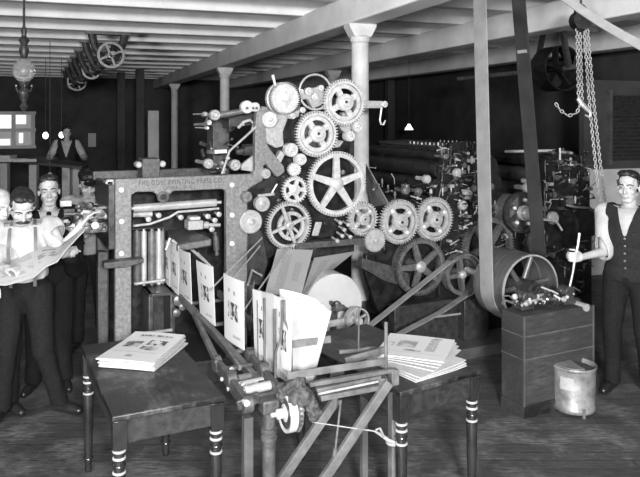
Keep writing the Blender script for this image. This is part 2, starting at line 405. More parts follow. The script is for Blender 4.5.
for dv in (.35, 1.6, 3.2, 4.6, 5.8, 7.4, 8.8):
    h = MB()
    for s in (-1, 1): h.tube([(s0.x+s*.24, s0.y+dv, 3.47), (s0.x+s*.2, s0.y+dv, 3.3), (s0.x+s*.1, s0.y+dv, s0.z-.03), (s0.x, s0.y+dv, s0.z-.07)], [.06, .055, .045, .04])
    h.bb((s0.x-.32, s0.y+dv-.06, 3.44), (s0.x+.32, s0.y+dv+.06, 3.48)); h.cyl((s0.x, s0.y+dv-.05, s0.z), (s0.x, s0.y+dv+.05, s0.z), .06)
    build(h, 'hanger', M['iron2'], ls, LF)
s1 = BF.inverted() @ at_d(564, 68, 8.4)
cp = thing('ceiling_pulley', 'large dark overhead drive wheel hanging in shadow behind the chain hoist', 'pulley', B(s1.x, s1.y, s1.z), TB)
build(wheel(MB(), (s1.x, s1.y, s1.z), .275, .28, 5, rim=.02), 'wheel', M['iron'], cp, BF)
build(MB().cyl((s1.x, s1.y-.25, s1.z), (s1.x, s1.y+2.4, s1.z), .032), 'shaft', M['steel3'], cp, BF)
for dv in (-.15, .6):
    h = MB()
    for s in (-1, 1): h.beam((s1.x+s*.2, s1.y+dv, 3.47), (s1.x+s*.05, s1.y+dv, s1.z), .06, .05)
    build(h, 'hanger', M['iron2'], cp, BF)
# lamp, top left
L = at_d(24, 72, 7.2)
lp = thing('hanging_gas_lamp', 'ornate hanging lamp with clear glass globe below the whitewashed joists at left', 'lamp', (L.x, L.y, L.z), 0)
zz = lambda py: at_d(24, py, 7.2).z
build(MB().lathe((L.x, L.y, 0), (0, 0, 1), [(.012, zz(60)), (.03, zz(58)), (.05, zz(50)), (.03, zz(45)), (.055, zz(40)), (.022, zz(36)), (.03, zz(30)), (.012, zz(26)), (.012, 3.47), (.05, 3.475), (.05, 3.482)], 16), 'stem', M['iron2'], lp)
build(MB().lathe((L.x, L.y, 0), (0, 0, 1), [(.05, zz(82)), (.1, zz(77)), (.115, zz(71)), (.1, zz(65)), (.06, zz(60)), (.05, zz(59))], 20), 'globe', M['glass'], lp)
build(MB().ell((L.x, L.y, zz(71)), (.035, .035, .05)), 'burner', M['brass'], lp)
build(MB().lathe((L.x, L.y, 0), (0, 0, 1), [(.02, zz(111)), (.045, zz(107)), (.02, zz(103)), (.05, zz(97)), (.06, zz(92)), (.025, zz(88)), (.05, zz(84)), (.055, zz(81))], 16), 'finial', M['brass'], lp)
for k in range(4):
    a = k*math.pi/2+.5
    build(MB().tube([(L.x, L.y, zz(90)), (L.x+.05*math.cos(a), L.y+.05*math.sin(a), zz(94)), (L.x+.075*math.cos(a), L.y+.075*math.sin(a), zz(88))], .008).ell((L.x+.075*math.cos(a), L.y+.075*math.sin(a), zz(86)), (.014, .014, .02)), 'arm', M['brass'], lp)

def strap(P, wv, t=.008):                      # flat belt following P, its breadth along wv
    mb = MB(); N = len(P); wv = Vector(wv); pts = [Vector(p) for p in P]; vs = []; fs = []
    for i, p in enumerate(pts):
        d = pts[min(i+1, N-1)]-pts[max(i-1, 0)]; nn = d.cross(wv).normalized()*t/2
        vs += [p-wv/2-nn, p+wv/2-nn, p+wv/2+nn, p-wv/2+nn]
    for i in range(N-1):
        for k in range(4): fs.append((i*4+k, i*4+(k+1) % 4, i*4+4+(k+1) % 4, i*4+4+k))
    fs += [(3, 2, 1, 0), ((N-1)*4, (N-1)*4+1, (N-1)*4+2, (N-1)*4+3)]
    return mb.add(vs, fs)
# pale belt crossing the top right corner
a, b = at_d(552, -11, 4.6), at_d(655, 53, 4.2)
base_mesh(strap([a+(b-a)*k/8+Vector((0, 0, -.02*math.sin(math.pi*k/8))) for k in range(9)], Vector((.016, .04, .068))), 'drive_belt', M['beltlt'], 'pale canvas belt slanting across the top right corner', 'belt', (b.x, b.y, b.z))
# chain hoist
H0 = at_d(581, 18, 6.4)
ch = thing('chain_hoist', 'chain hoist with hanging chains in front of dark louvred wall', 'hoist', (H0.x, H0.y, H0.z))
hb = MB().ell(H0, (.075, .05, .13)); hb.cyl(H0+Vector((0, -.07, -.02)), H0+Vector((0, .07, -.02)), .09)
build(hb, 'block', M['iron'], ch)
build(MB().cyl(H0+Vector((.0, 0, .1)), H0+Vector((0, 0, .62)), .012), 'hanger_rod', M['iron2'], ch)
def chain(P, name='chain', link=.042, r=.0055, m=None):
    mb = MB(); k = 0
    for a, b in zip(P, P[1:]):
        a, b = Vector(a), Vector(b); d = (b-a); n = max(1, int(d.length/(link*.74))); d.normalize()
        x, y, _ = MB.frame(d)
        for i in range(n):
            c = a+(b-a)*(i+.5)/n; s = x if k % 2 else y; k += 1
            mb.tube([c+d*(math.cos(t)*link/2)+s*(math.sin(t)*link*.3) for t in [2*math.pi*j/8 for j in range(8)]], r, 5, True)
    return build(mb, name, m or M['steel2'], ch, ang=80)
D = lambda x, y, dd=0: at_d(x, y, 6.4+dd)
chain([D(577, 28), D(578.5, 98)]); chain([D(580, 28, .03), D(582, 100, .03)])
chain([D(584, 28), D(590, 110), D(597, 178), D(602, 207)]); chain([D(587.5, 30, .05), D(594, 105, .05), D(602, 180, .05), D(606, 206, .05)])
chain([D(555.5, 103), D(560, 110), D(568, 116), D(577, 113), D(580, 104)])
build(MB().tube([D(578, 98), D(581, 103), D(587, 109), D(591, 113), D(589, 117), D(585, 115)], [.02, .025, .022, .016, .013, .008]), 'hook', M['shine'], ch)
# ------------------------------------------------------------------ gears (axes along v, faces towards the lens at lower v)
def gear(parent, px, py, rp, v, w, n, style, m, hubm=None, label=None, name='gear', rot=0.0, spokes=5, to=.02, tk=None, bosslen=.05, sw=1.0, rw=1.0):
    c = at_v(px, py, v); k = sc(px, v); r = rp/k; c2 = (c.x, c.z)
    hubm = hubm or m; n = int(n*.76)
    mb = MB(); th = (2*math.pi/n) if n else 0; dep = min(.021, r*.13) if tk is None else tk*1.3
    if n:
        out = []
        for i in range(n):
            for f, rr in ((0, r-dep), (.12, r), (.42, r), (.54, r-dep)): out.append((rr, th*(i+f)+rot))
    else: out = [(r, 2*math.pi*i/48+rot) for i in range(48)]
    A = [a for _, a in out]; y = lambda a, q: (c.x+q*math.cos(a), c.z+q*math.sin(a))
    def hubp(rh, vf, prof): return MB().lathe((c.x, vf, c.z), (0, 1, 0), prof, 24)
    g = None
    if style == 'plate':                       # flat annulus with four lobes bolted round an open centre
        mb.ring(c2, v, v+w, out, [(r*.80, a) for a in A]); mb.ring(c2, v+.010, v+w-.012, [(r*.765, a) for a in A], [(r*.60, a) for a in A]); mb.ring(c2, v+w-.016, v+w-.004, [(r*.83, a) for a in A], [(r*.70, a) for a in A])
        for q in range(4):
            a = rot+.5+q*math.pi/2; d = Vector((math.cos(a), 0, math.sin(a)))
            mb.beam(Vector((c.x, v+w/2, c.z))+d*r*.3, Vector((c.x, v+w/2, c.z))+d*r*.66, w*.7, r*.25, d.cross(Vector((0, 1, 0))))
        g = build(mb, name, m, parent, PF)
        build(MB().lathe((c.x, v-bosslen, c.z), (0, 1, 0), [(r*.16, 0), (r*.2, .008), (r*.2, bosslen*.45), (r*.34, bosslen*.5), (r*.37, bosslen*.7), (r*.37, bosslen+w*.6)], 28), 'hub', hubm, g, PF)
        build(MB().cyl((c.x-r*.06, v-bosslen-.006, c.z+r*.02), (c.x-r*.06, v-bosslen+.01, c.z+r*.02), r*.06), 'keyway', M['iron'], g, PF)
        for q in range(4):
            a = rot+.5+q*math.pi/2; p = y(a, r*.62)
            build(MB().lathe((p[0], v-.006, p[1]), (0, 1, 0), [(r*.05, 0), (r*.075, .004), (r*.075, .03)], 12), 'bolt', M['bolt'], g, PF)
    elif style == 'spoke':
        rim = (r*.11 if n else r*.09)*rw
        mb.ring(c2, v, v+w, out, [(r-dep-rim, a) for a in A])
        for q in range(spokes):
            a = rot+math.pi/2+q*2*math.pi/spokes; d = Vector((math.cos(a), 0, math.sin(a))); cc = Vector((c.x, v+w*.5, c.z))
            t = d.cross(Vector((0, 1, 0)))
            p0, p1 = cc+d*r*.12, cc+d*(r-dep-rim*.6); a0, a1 = r*.125*sw, r*.085*sw
            vs = []
            for P, hw in ((p0, a0), (p1, a1)):
                for sv in (-.3, .3):
                    for st in (-1, 1): vs.append(P+Vector((0, sv*w, 0))+t*st*hw)
            mb.add(vs, [(0, 1, 3, 2), (4, 6, 7, 5), (0, 4, 5, 1), (2, 3, 7, 6), (0, 2, 6, 4), (1, 5, 7, 3)])
        g = build(mb, name, m, parent, PF)
        build(MB().lathe((c.x, v-.02, c.z), (0, 1, 0), [(r*.05, -.012), (r*.08, 0), (r*.12, .002), (r*.17, .012), (r*.2, .02), (r*.2, w+.03)], 24), 'hub', hubm, g, PF)
    elif style == 'disc':
        h = [(r*.12, -.03), (r*.2, -.026), (r*.2, -.004), (r*.35, 0), (r*.38, .006), (r*.55, .006), (r*.58, 0), (r*.75, 0), (r*.78, .006), (r*.9, .006), (r*.92, 0), (r, .006), (r, w)]
        if n:
            mb.ring(c2, v, v+w, out, [(r*.6, a) for a in A])
            mb.lathe((c.x, v, c.z), (0, 1, 0), [(r*.12, -.03), (r*.22, -.026), (r*.22, .004), (r*.4, .006), (r*.62, .006), (r*.62, w-.004)], 28)
        else: mb.lathe((c.x, v, c.z), (0, 1, 0), h, 32)
        g = build(mb, name, m, parent, PF)
    elif style == 'slot':                      # toothed rim, web pierced by round windows
        mb.ring(c2, v, v+w, out, [(r*.72, a) for a in A])
        for q in range(5):
            a = rot+q*2*math.pi/5; d = Vector((math.cos(a), 0, math.sin(a))); cc = Vector((c.x, v+w*.5, c.z))
            mb.beam(cc+d*r*.2, cc+d*r*.75, w*.6, r*.3, d.cross(Vector((0, 1, 0))))
        mb.lathe((c.x, v-.015, c.z), (0, 1, 0), [(r*.1, 0), (r*.22, .004), (r*.42, .014), (r*.42, w)], 24)
        g = build(mb, name, m, parent, PF)
    if v+w < to: build(MB().cyl((c.x, v+w*.5, c.z), (c.x, to+.05, c.z), min(r*.22, .05)), 'axle', M['steel3'], g, PF)
    if label: g['label'] = label
    return g
def P2(pts, v): return [(q.x, q.z) for q in (at_v(x, y, v) for x, y in pts)]
def plate(pts, v0, v1, name, m, parent, bevel=.006, **k):
    return build(MB().prism(P2(pts, v0), v0, v1), name, m, parent, PF, bevel=bevel, **k)
def Q(px, py, v): return at_v(px, py, v)
def rod(px0, py0, px1, py1, v0, r, v1=None, n=10):
    return MB().cyl(Q(px0, py0, v0), Q(px1, py1, v0 if v1 is None else v1), r, n=n)
def press_thing(name, label, cat, px, py, v):
    p = PF @ Vector((Q(px, py, v).x, v, 0)); return thing(name, label, cat, (p.x, p.y, 0), TH)

# ------------------------------------------------------------------ the folder end of the press: cast frame and gear tower
pr = press_thing('printing_press', 'pale cast-iron press frame and gear tower with spoked wheels, centre of the room', 'printing press', 236, 400, 0)
# front frame: rail, two legs and the arm that climbs to the tower, one casting
F0 = [(115.3, 179), (133, 178.4), (233, 174.6), (252, 174), (255.3, 171), (255.3, 128), (256.5, 113), (262, 106), (268, 107), (266.5, 128), (267, 143), (271, 150), (284, 166), (285, 172), (280, 176), (277, 177), (268, 166.5), (266.5, 163.5), (263.5, 166), (264, 177), (262, 181), (252, 187), (247.5, 190), (247.5, 345),
      (226.3, 345), (226.3, 192), (223.5, 189), (205, 189.8), (190, 190.6), (174, 191), (169, 195), (168.5, 201), (164, 203.5), (159, 201), (157.5, 195), (153, 191.7), (136, 192.2), (131.6, 195), (131.6, 345), (115.3, 345)]
fo = plate(F0, 0, .07, 'frame', M['frame'], pr, bevel=.008)
plate([(115.3, 345), (115.3, 396), (132, 396), (132, 345)], .005, .068, 'foot', M['framedk'], pr)
plate([(226.3, 345), (226.3, 385), (247.5, 385), (247.5, 345)], .005, .068, 'foot', M['framedk'], pr)
for px, py in ((121.5, 190), (121.5, 221.5), (121.5, 253.5), (232, 185), (232, 215), (232, 243.5), (224, 240)):
    if px == 224: continue
    c = Q(px, py, -.001); build(MB().lathe((c.x, -.02, c.z), (0, 1, 0), [(.004, 0), (.016, .003), (.022, .01), (.022, .03)], 14), 'bolt', M['bolt'], fo, PF)
c = Q(163.5, 197, -.02); build(MB().lathe((c.x, -.02, c.z), (0, 1, 0), [(.028, 0), (.046, .002), (.046, .02)], 20), 'eye_bushing', M['framedk'], fo, PF)
build(MB().cyl((c.x, -.021, c.z), (c.x, .0, c.z), .026), 'eye_bore', M['iron'], fo, PF)
def letters(txt, x0, x1, yc, cap):
    cu = bpy.data.curves.new('lettering', 'FONT'); cu.body = txt; cu.size = 1; cu.extrude = .02; cu.align_x = 'CENTER'; cu.space_character = 1.25
    ob = bpy.data.objects.new('lettering', cu); COL.objects.link(ob)
    bpy.context.view_layer.update()
    me = bpy.data.meshes.new_from_object(ob.evaluated_get(bpy.context.evaluated_depsgraph_get()))
    bpy.data.objects.remove(ob); bpy.data.curves.remove(cu)
    xs = [q.co.x for q in me.vertices]; W = max(xs)-min(xs)
    a, b = Q(x0, yc, 0), Q(x1, yc, 0); s = (b.x-a.x)/W; mid = (a+b)/2; h = cap/sc((x0+x1)/2, 0)/.7
    mb = MB()
    mb.add([(mid.x+(q.co.x-(max(xs)+min(xs))/2)*s, -.0015-q.co.z*.06, mid.z+(q.co.y-.35)*h) for q in me.vertices], [tuple(p.vertices) for p in me.polygons])
    bpy.data.meshes.remove(me)
    build(mb, 'lettering', M['letter'], fo, PF)
letters('THE GOSS PRINTING PRESS CO.', 138, 223, 181.6, 5.0)
letters('CHICAGO. ILL.', 163, 197, 187.2, 3.6)
plate([(104, 263), (144, 258.5), (144, 263), (126, 267.5), (104, 269)], -.12, .0, 'step_bracket', M['framedk'], pr)
# far side frame and the cross pieces
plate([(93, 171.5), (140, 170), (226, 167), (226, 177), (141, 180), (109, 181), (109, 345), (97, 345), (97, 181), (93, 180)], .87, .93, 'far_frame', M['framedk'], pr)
plate([(262, 112), (330, 90), (358, 120), (360, 250), (262, 300)], .85, .90, 'far_tower_plate', M['iron2'], pr)
bx = Q(150, 170, .35); build(MB().bb((bx.x-.075, .3, bx.z-.09), (bx.x+.075, .5, bx.z+.1)), 'junction_box', M['framedk'], pr, PF, bevel=.008)
for dx in (-.1, .1): build(MB().lathe((bx.x+dx, .3, bx.z+.05), (0, 1, 0), [(.02, 0), (.028, .01), (.028, .1)], 10), 'knob', M['steel2'], pr, PF)
a, b = Q(112, 186, .04), Q(112, 250, .04)
build(MB().bb((a.x-.02, .07, b.z), (a.x+.02, .87, a.z)), 'cross_tie', M['iron2'], pr, PF)
build(MB().bb((a.x-.02, .07, .02), (a.x+.02, .87, .2)), 'cross_tie', M['iron2'], pr, PF)
plate([(132, 190), (226, 186), (226, 340), (132, 345)], .78, .80, 'inner_panel', M['iron'], pr)
# rollers, bars and plates seen through the window of the frame
build(MB().cyl(Q(133, 208.5, .10), Q(216, 202.5, .10), .033).cyl(Q(130, 208.7, .10), Q(221, 202.2, .10), .014), 'guide_roller', M['shine'], pr, PF)
build(MB().cyl(Q(133, 214.5, .16), Q(152, 214, .16), .024), 'guide_roller', M['steel2'], pr, PF)
build(MB().tube([Q(133, 226, .1), Q(150, 224, .1), Q(170, 217, .08), Q(178, 212, .08), Q(196, 210.5, .08), Q(219, 208.5, .08)], .010), 'oil_pipe', M['steel2'], pr, PF)
build(MB().bb(Q(132, 230, .12), Q(161, 224, .30)), 'guide_plate', M['framedk'], pr, PF, bevel=.004)
a = Q(195, 224, .05); build(MB().bb((a.x-.063, .02, a.z-.045), (a.x+.063, .16, a.z+.03)), 'ink_box', M['tower'], pr, PF, bevel=.006)
build(MB().bb((a.x-.045, .03, a.z+.032), (a.x+.045, .15, a.z+.062)), 'ink_box_lid', M['steel'], pr, PF, bevel=.01)
build(MB().cyl(Q(202, 225, .06), Q(220, 225, .06), .016).cyl(Q(203, 225, .06), Q(208, 225, .06), .03), 'valve', M['steel2'], pr, PF)
for px, py in ((180, 217), (207, 216), (214, 220), (218, 214), (158, 215), (148, 219), (211, 229)):
    a = Q(px, py, .07); build(MB().lathe((a.x, .03, a.z), (0, 1, 0), [(.01, 0), (.022, .006), (.022, .03), (.012, .032), (.012, .12)], 12), 'fitting', M['steel2'], pr, PF)
build(MB().cyl(Q(215, 232, .05), Q(217, 255, .05), .018).cyl(Q(215.5, 236, .05), Q(216.5, 250, .05), .026), 'gas_strut', M['steel3'], pr, PF)
for px, r, m in ((137, .03, 'steel3'), (144, .022, 'shine'), (152, .035, 'steel3'), (159, .027, 'shine'), (163, .015, 'steel3')):
    p, q = Q(px, 231, .16), Q(px, 283, .16); build(MB().cyl(p, q, r).cyl(p+V3(0, 0, .02), q-V3(0, 0, .02), r*.5), 'vertical_roller', M[m], pr, PF)
build(MB().cyl(Q(134, 284, .1), Q(165, 280, .1), .012), 'bottom_bar', M['steel2'], pr, PF)
build(MB().lathe(Q(157, 292, .16), (0, 0, 1), [(.05, -.02), (.05, .0), (.025, .02), (.02, .06)], 14), 'roller_step', M['steel2'], pr, PF)
# slanting former board over the standing papers
c0, c1, c2_, c3 = Q(165, 232, .35), Q(189, 229, .35), Q(212, 240, -.32), Q(177, 246, -.25)
nb = MB(); up = V3(0, 0, .012); dn = V3(0, 0, -.05)
nb.add([c0+dn, c1+dn, c2_+dn, c3+dn, c0+up, c1+up, c2_+up, c3+up], [(0, 3, 2, 1), (4, 5, 6, 7), (0, 1, 5, 4), (1, 2, 6, 5), (2, 3, 7, 6), (3, 0, 4, 7)])
build(nb, 'former_board', M['framedk'], pr, PF, bevel=.012)
for a, b in (((180, 247), (172, 240)), ((191, 249), (206, 262)), ((197, 253), (212, 268)), ((170, 238), (166, 250))):
    build(rod(*a, *b, -.2, .012), 'finger', M['steel2'], pr, PF)
# dark gear case on the floor under the window
a, b = Q(149, 330, -.18), Q(176, 292, -.18)
gb = MB(); gb.bb((a.x, -.16, b.z-.03), (b.x, .12, b.z)); gb.bb((a.x, -.16, .0), (a.x+.04, .12, b.z)); gb.bb((b.x-.04, -.16, .0), (b.x, .12, b.z)); gb.bb((a.x, -.16, .0), (b.x, .12, .22)); gb.bb((a.x, .08, 0), (b.x, .12, b.z))
build(gb, 'gear_case', M['iron2'], pr, PF, bevel=.008)
a = Q(132, 320, -.05); build(MB().bb((a.x, .0, 0), (a.x+.95, .75, .2)), 'bed_plate', M['iron2'], pr, PF, bevel=.01)
build(rod(140, 334, 172, 330, -.17, .014), 'bed_rail', M['steel2'], pr, PF)
for px, py, r in ((178, 300, .04), (182, 306, .03), (186, 298, .026), (176, 312, .03), (190, 305, .02)):
    a = Q(px, py, -.2); build(MB().lathe((a.x, -.24, a.z), (0, 1, 0), [(r*.4, 0), (r, .01), (r, .06), (r*.5, .07), (r*.5, .3)], 14), 'fitting', M['steel3'], pr, PF)
# bracketry left of the front leg
for y0, y1, x0 in ((205, 219, 82), (221, 233, 78)):
    a, b = Q(x0, y1, .25), Q(116, y0, .25); k = MB(); t = (b.z-a.z)
    k.bb((a.x, .2, a.z), (b.x, .34, a.z+t*.22)); k.bb((a.x, .2, b.z-t*.22), (b.x, .34, b.z))
    for f in (0, .36, .68, .94): k.bb((a.x+(b.x-a.x)*f, .2, a.z), (a.x+(b.x-a.x)*f+.03, .34, b.z))
    build(k, 'side_bracket', M['frame'], pr, PF, bevel=.005)
    for f in (.2, .52, .8):
        build(MB().lathe((a.x+(b.x-a.x)*f, .16, (a.z+b.z)/2), (0, 1, 0), [(.012, 0), (.03, .005), (.03, .04), (.016, .05), (.016, .1)], 16), 'collar', M['steel3'], pr, PF)
a, b = Q(105, 201, .3), Q(114, 179, .3); k = MB(); k.bb((a.x, .26, a.z), (a.x+.018, .4, b.z)); k.bb((b.x-.018, .26, a.z), (b.x, .4, b.z)); k.bb((a.x, .26, b.z-.02), (b.x, .4, b.z)); k.bb((a.x, .26, a.z), (b.x, .4, a.z+.02))
build(k, 'window_bracket', M['steel2'], pr, PF, bevel=.003)
r2 = random.Random(5)
for k in range(34):
    px, py = r2.uniform(64, 106), r2.uniform(202, 230)
    if px < 74 and py < 200: px += 20
    v = r2.uniform(.15, .45); a = Q(px, py, v); r = r2.uniform(.012, .034); an = Vector((r2.uniform(-1, 1), -1.2, r2.uniform(-.4, .9))).normalized()
    if k % 3 == 0: q = MB().cyl(a-an*.06, a+an*.07, r*.55).caps(a+an*.06, a+an*.075, r, r)
    elif k % 3 == 1: q = MB().lathe(a, an, [(r*.5, -.05), (r*.5, 0), (r, .004), (r, .03), (r*.4, .034)], 14)
    else: q = MB().bb(a-V3(r, .02, r*.7), a+V3(r*1.6, .03, r*.7))
    build(q, 'fitting', M[('steel', 'steel2', 'steel3', 'steel2', 'iron2')[k % 5]], pr, PF, bevel=.002 if k % 3 == 2 else 0)
a = Q(67, 221, .1); build(MB().torus(a, (0, 1, .1), .036, .008), 'ring_handle', M['iron'], pr, PF)
build(MB().cyl(Q(64, 214, .3), Q(115, 214, .3), .016), 'shaft', M['steel3'], pr, PF)
build(MB().cyl(Q(66, 228, .3), Q(115, 228, .3), .02), 'shaft', M['steel3'], pr, PF)
plate([(98, 252), (108, 252), (108, 345), (98, 345)], .5, .6, 'post', M['framedk'], pr)
# machinery left of the tower, above the rail
plate([(213, 118), (229, 117), (229, 168), (213, 170)], .55, .75, 'upright', M['framedk'], pr)
plate([(229, 118), (256, 108), (258, 112), (256, 125), (229, 128)], .3, .5, 'upper_casting', M['iron2'], pr)
build(rod(205, 115, 258, 108.5, .12, .016, .05).cyl(Q(214, 116, .1), Q(256, 109, .05), .03, .02), 'upper_bar', M['steel3'], pr, PF)
for px, py, r, m in ((214.5, 115, 5.3, 'steel2'), (204.5, 114, 2.2, 'steel2'), (206.5, 128, 1.6, 'bolt'), (208, 163.5, 5, 'steel2'), (234.5, 165, 5.5, 'steel2')):
    a = Q(px, py, .08); q = r/sc(px, .08); build(MB().lathe((a.x, .04, a.z), (0, 1, 0), [(q*.4, .01), (q*.45, 0), (q*.62, .012), (q*.78, .012), (q*.85, 0), (q, .008), (q, .06), (q*.4, .07), (q*.4, .4)], 22), 'roller_end', M[m], pr, PF)
a = Q(250, 107, .02); q = MB(); q.lathe((a.x-.03, .0, a.z), (0, 1, 0), [(.05, 0), (.055, .005), (.055, .05)], 20); q.lathe((a.x+.045, .0, a.z), (0, 1, 0), [(.035, 0), (.04, .005), (.04, .05)], 20)
q.beam((a.x-.03, .02, a.z), (a.x+.045, .02, a.z), .05, .07); build(q, 'link_plate', M['steel'], pr, PF)
for dx in (-.035, .02, .05): build(MB().lathe((a.x+dx, -.012, a.z-.01), (0, 1, 0), [(.008, 0), (.013, .004), (.013, .03)], 10), 'bolt', M['steel3'], pr, PF)
build(MB().tube([Q(222, 174, -.05), Q(229.5, 151, -.02), Q(256, 127, .0)], .010), 'stay_rod', M['steel2'], pr, PF)
build(MB().cyl(Q(243, 150, .1), Q(256, 149, .1), .05).cyl(Q(236, 152, .1), Q(246, 150, .1), .022), 'roller', M['iron2'], pr, PF)
plate([(241.5, 170), (241, 165), (253, 155.5), (254, 156), (254, 172)], .09, .13, 'cover_plate', M['tower'], pr)
build(MB().tube([Q(238, 128, .15), Q(244, 122, .15), Q(250, 120, .15), Q(254, 124, .15), Q(252, 131, .15)], .014), 'curved_lever', M['steel2'], pr, PF)
for k in range(26):
    px, py = r2.uniform(203, 254), r2.uniform(108, 172)
    if 213 < px < 230 and py > 122: py = r2.uniform(150, 172)
    a = Q(px, py, r2.uniform(.1, .3)); r = r2.uniform(.01, .026); an = Vector((r2.uniform(-.8, .8), -1, r2.uniform(-.5, .5))).normalized()
    q = MB().lathe(a, an, [(r*.5, -.12), (r*.5, 0), (r, .004), (r, .03), (r*.4, .034)], 12) if k % 2 else MB().beam(a, a+V3(r2.uniform(-.1, .1), .05, r2.uniform(-.08, .08)), .02, .03)
    build(q, 'fitting', M[('steel2', 'steel3', 'iron2', 'steel3', 'iron2')[k % 5]], pr, PF)
# body of the tower behind the gears
plate([(266, 108), (278, 96), (326, 86), (352, 96), (350, 150), (350, 215), (356, 232), (300, 242), (262, 262), (247, 262), (247, 190), (262, 180)], .12, .16, 'shade_black_tower_plate', M['iron'], pr)  # back plate, blackened to put the interior's shade into its colour
plate([(263, 116), (272, 112), (300, 110), (299, 117), (281, 120), (277, 130), (281, 142), (276, 148), (267, 143), (266, 128)], -.01, .06, 'tower_bracket', M['tower'], pr)
plate([(277, 120), (288, 118), (283, 132), (284, 146), (276, 148), (274, 132)], -.015, .05, 'tower_rib', M['tower'], pr)
plate([(268, 262), (262, 230), (247, 225), (247, 285), (262, 285)], .08, .12, 'lower_plate', M['iron2'], pr)
build(MB().bb(Q(296, 250, -.12), Q(358, 236, .0)), 'cross_beam', M['framedk'], pr, PF, bevel=.006)
for px, py in ((337, 222), (341, 229), (345, 224), (339, 235), (347, 236), (352, 228), (334, 240)):
    a = Q(px, py, -.06); build(MB().lathe((a.x, -.14, a.z), (0, 1, .15), [(.008, 0), (.018, .005), (.018, .03), (.01, .035), (.01, .12)], 10), 'fitting', M['steel2'], pr, PF)
build(MB().cyl(Q(320, 120, -.03), Q(307, 128, .0), .02), 'link', M['steel3'], pr, PF)
S, S2, S3 = M['steel'], M['steel2'], M['steel3']
gear(pr, 285.5, 98.5, 15.6, -.12, .04, 56, 'disc', S, tk=.010)
c = Q(285.5, 98.5, -.06); build(MB().lathe((c.x, -.075, c.z), (0, 1, 0), [(.128, 0), (.142, .004), (.142, .05), (.135, .055), (.135, .08), (.145, .085), (.145, .13)], 40), 'drum', M['steel2'], pr, PF)
build(MB().lathe((c.x, -.0795, c.z), (0, 1, 0), [(.137, 0), (.137, .003)], 40), 'gap_shade_disc', M['iron'], pr, PF)  # thin black disc added so the tooth gaps read as shade
for k in range(4):
    a = k*math.pi/2+.3; build(MB().lathe((c.x+.075*math.cos(a), -.13, c.z+.075*math.sin(a)), (0, 1, 0), [(.008, 0), (.013, .004), (.013, .03)], 10), 'bolt', M['bolt'], pr, PF)
build(MB().tube([Q(275.5, 86, -.02), Q(274, 80, -.02), Q(272.7, 75, -.02)], [.012, .012, .016]), 'handle', M['steel'], pr, PF)
gear(pr, 270, 119.5, 8.2, -.08, .09, 0, 'disc', S)
gear(pr, 345, 102.5, 23.6, -.12, .05, 66, 'plate', S, label='bright toothed gear at top right of the tower')
gear(pr, 317.5, 134, 23.2, -.15, .05, 64, 'plate', S, rot=.1)
c = Q(311, 135, 0); build(MB().lathe((c.x, -.09, c.z), (0, 1, 0), [(.16, 0), (.175, .005), (.175, .14)], 36), 'drum', M['iron2'], pr, PF)
gear(pr, 337.5, 184, 32.8, -.10, .05, 92, 'spoke', S, label='large five-spoked gear')
gear(pr, 289.5, 225.5, 24.2, -.10, .05, 72, 'spoke', S2, spokes=4, rot=.35, sw=.6, rw=.8)
gear(pr, 291.5, 226, 14.5, -.05, .03, 0, 'spoke', S2, spokes=5, rot=.2, sw=.8, rw=1.3)
gear(pr, 295.2, 190, 13.8, -.13, .04, 38, 'slot', S)
gear(pr, 294.8, 169.5, 7, -.08, .04, 24, 'disc', S)
gear(pr, 292, 150, 7, -.10, .07, 0, 'disc', S)
gear(pr, 301.5, 159.5, 6, -.10, .07, 0, 'disc', S)
gear(pr, 266.2, 173.8, 5.2, -.03, .05, 0, 'disc', M['tower'])
gear(pr, 247.3, 197, 5.6, -.05, .05, 0, 'disc', M['frame'])
gear(pr, 263, 204, 7.8, -.07, .06, 0, 'disc', S2)
gear(pr, 251.3, 222, 11.8, -.07, .07, 0, 'disc', S2)
gear(pr, 363.5, 219, 17, -.12, .05, 46, 'plate', S2, rot=.2)
gear(pr, 375.5, 240.5, 11.8, -.16, .03, 40, 'disc', S2, tk=.009)
gear(pr, 358, 126.5, 6.2, -.08, .04, 24, 'disc', S)
gear(pr, 350.5, 136, 5.6, -.06, .07, 0, 'disc', S)
gear(pr, 293, 116, 3.2, -.09, .06, 0, 'disc', S)
# collars, links and lugs between the gears
plate([(343, 112), (352, 117), (351, 131), (344, 132), (340, 128)], -.03, .04, 'lug', M['tower'], pr)
plate([(336, 140), (344, 141), (340, 147), (335, 148)], -.03, .02, 'lug', M['tower'], pr)
plate([(299, 94), (307, 89), (322, 86), (326, 96), (322, 105), (313, 109), (308, 99), (300, 100)], -.02, .05, 'lug', M['tower'], pr)
for px, py, r in ((308.5, 91.5, 4), (314.5, 97, 3.6), (321, 88, 3), (301, 92, 3), (302.5, 110, 3)):
    a = Q(px, py, -.04); q = r/sc(px, -.04); build(MB().lathe((a.x, -.06, a.z), (0, 1, 0), [(q*.4, 0), (q*.5, -.006), (q*.6, .006), (q, .008), (q, .06)], 18), 'collar', M['steel'], pr, PF)
build(MB().torus(Q(315.5, 92, -.07), (0, 1, 0), 17.5/sc(315, -.07), .010, 48), 'hoop_guard', M['steel2'], pr, PF)
build(MB().bb(Q(356, 108, -.06), Q(381, 101, -.03)), 'bracket_arm', M['tower'], pr, PF, bevel=.004)
a = Q(383, 104.3, -.05); build(MB().lathe((a.x, -.09, a.z), (0, 1, 0), [(.012, 0), (.03, .004), (.03, .07)], 18), 'arm_boss', M['steel'], pr, PF)
build(MB().tube([Q(381.5, 108, -.06), Q(379.8, 120, -.06), Q(381, 124.3, -.06), Q(383.5, 124.5, -.06), Q(385.3, 120.5, -.06)], .009), 'hook', M['steel'], pr, PF)
plate([(281, 150), (285, 155), (281, 163), (277, 158)], -.02, .05, 'lug', M['tower'], pr)
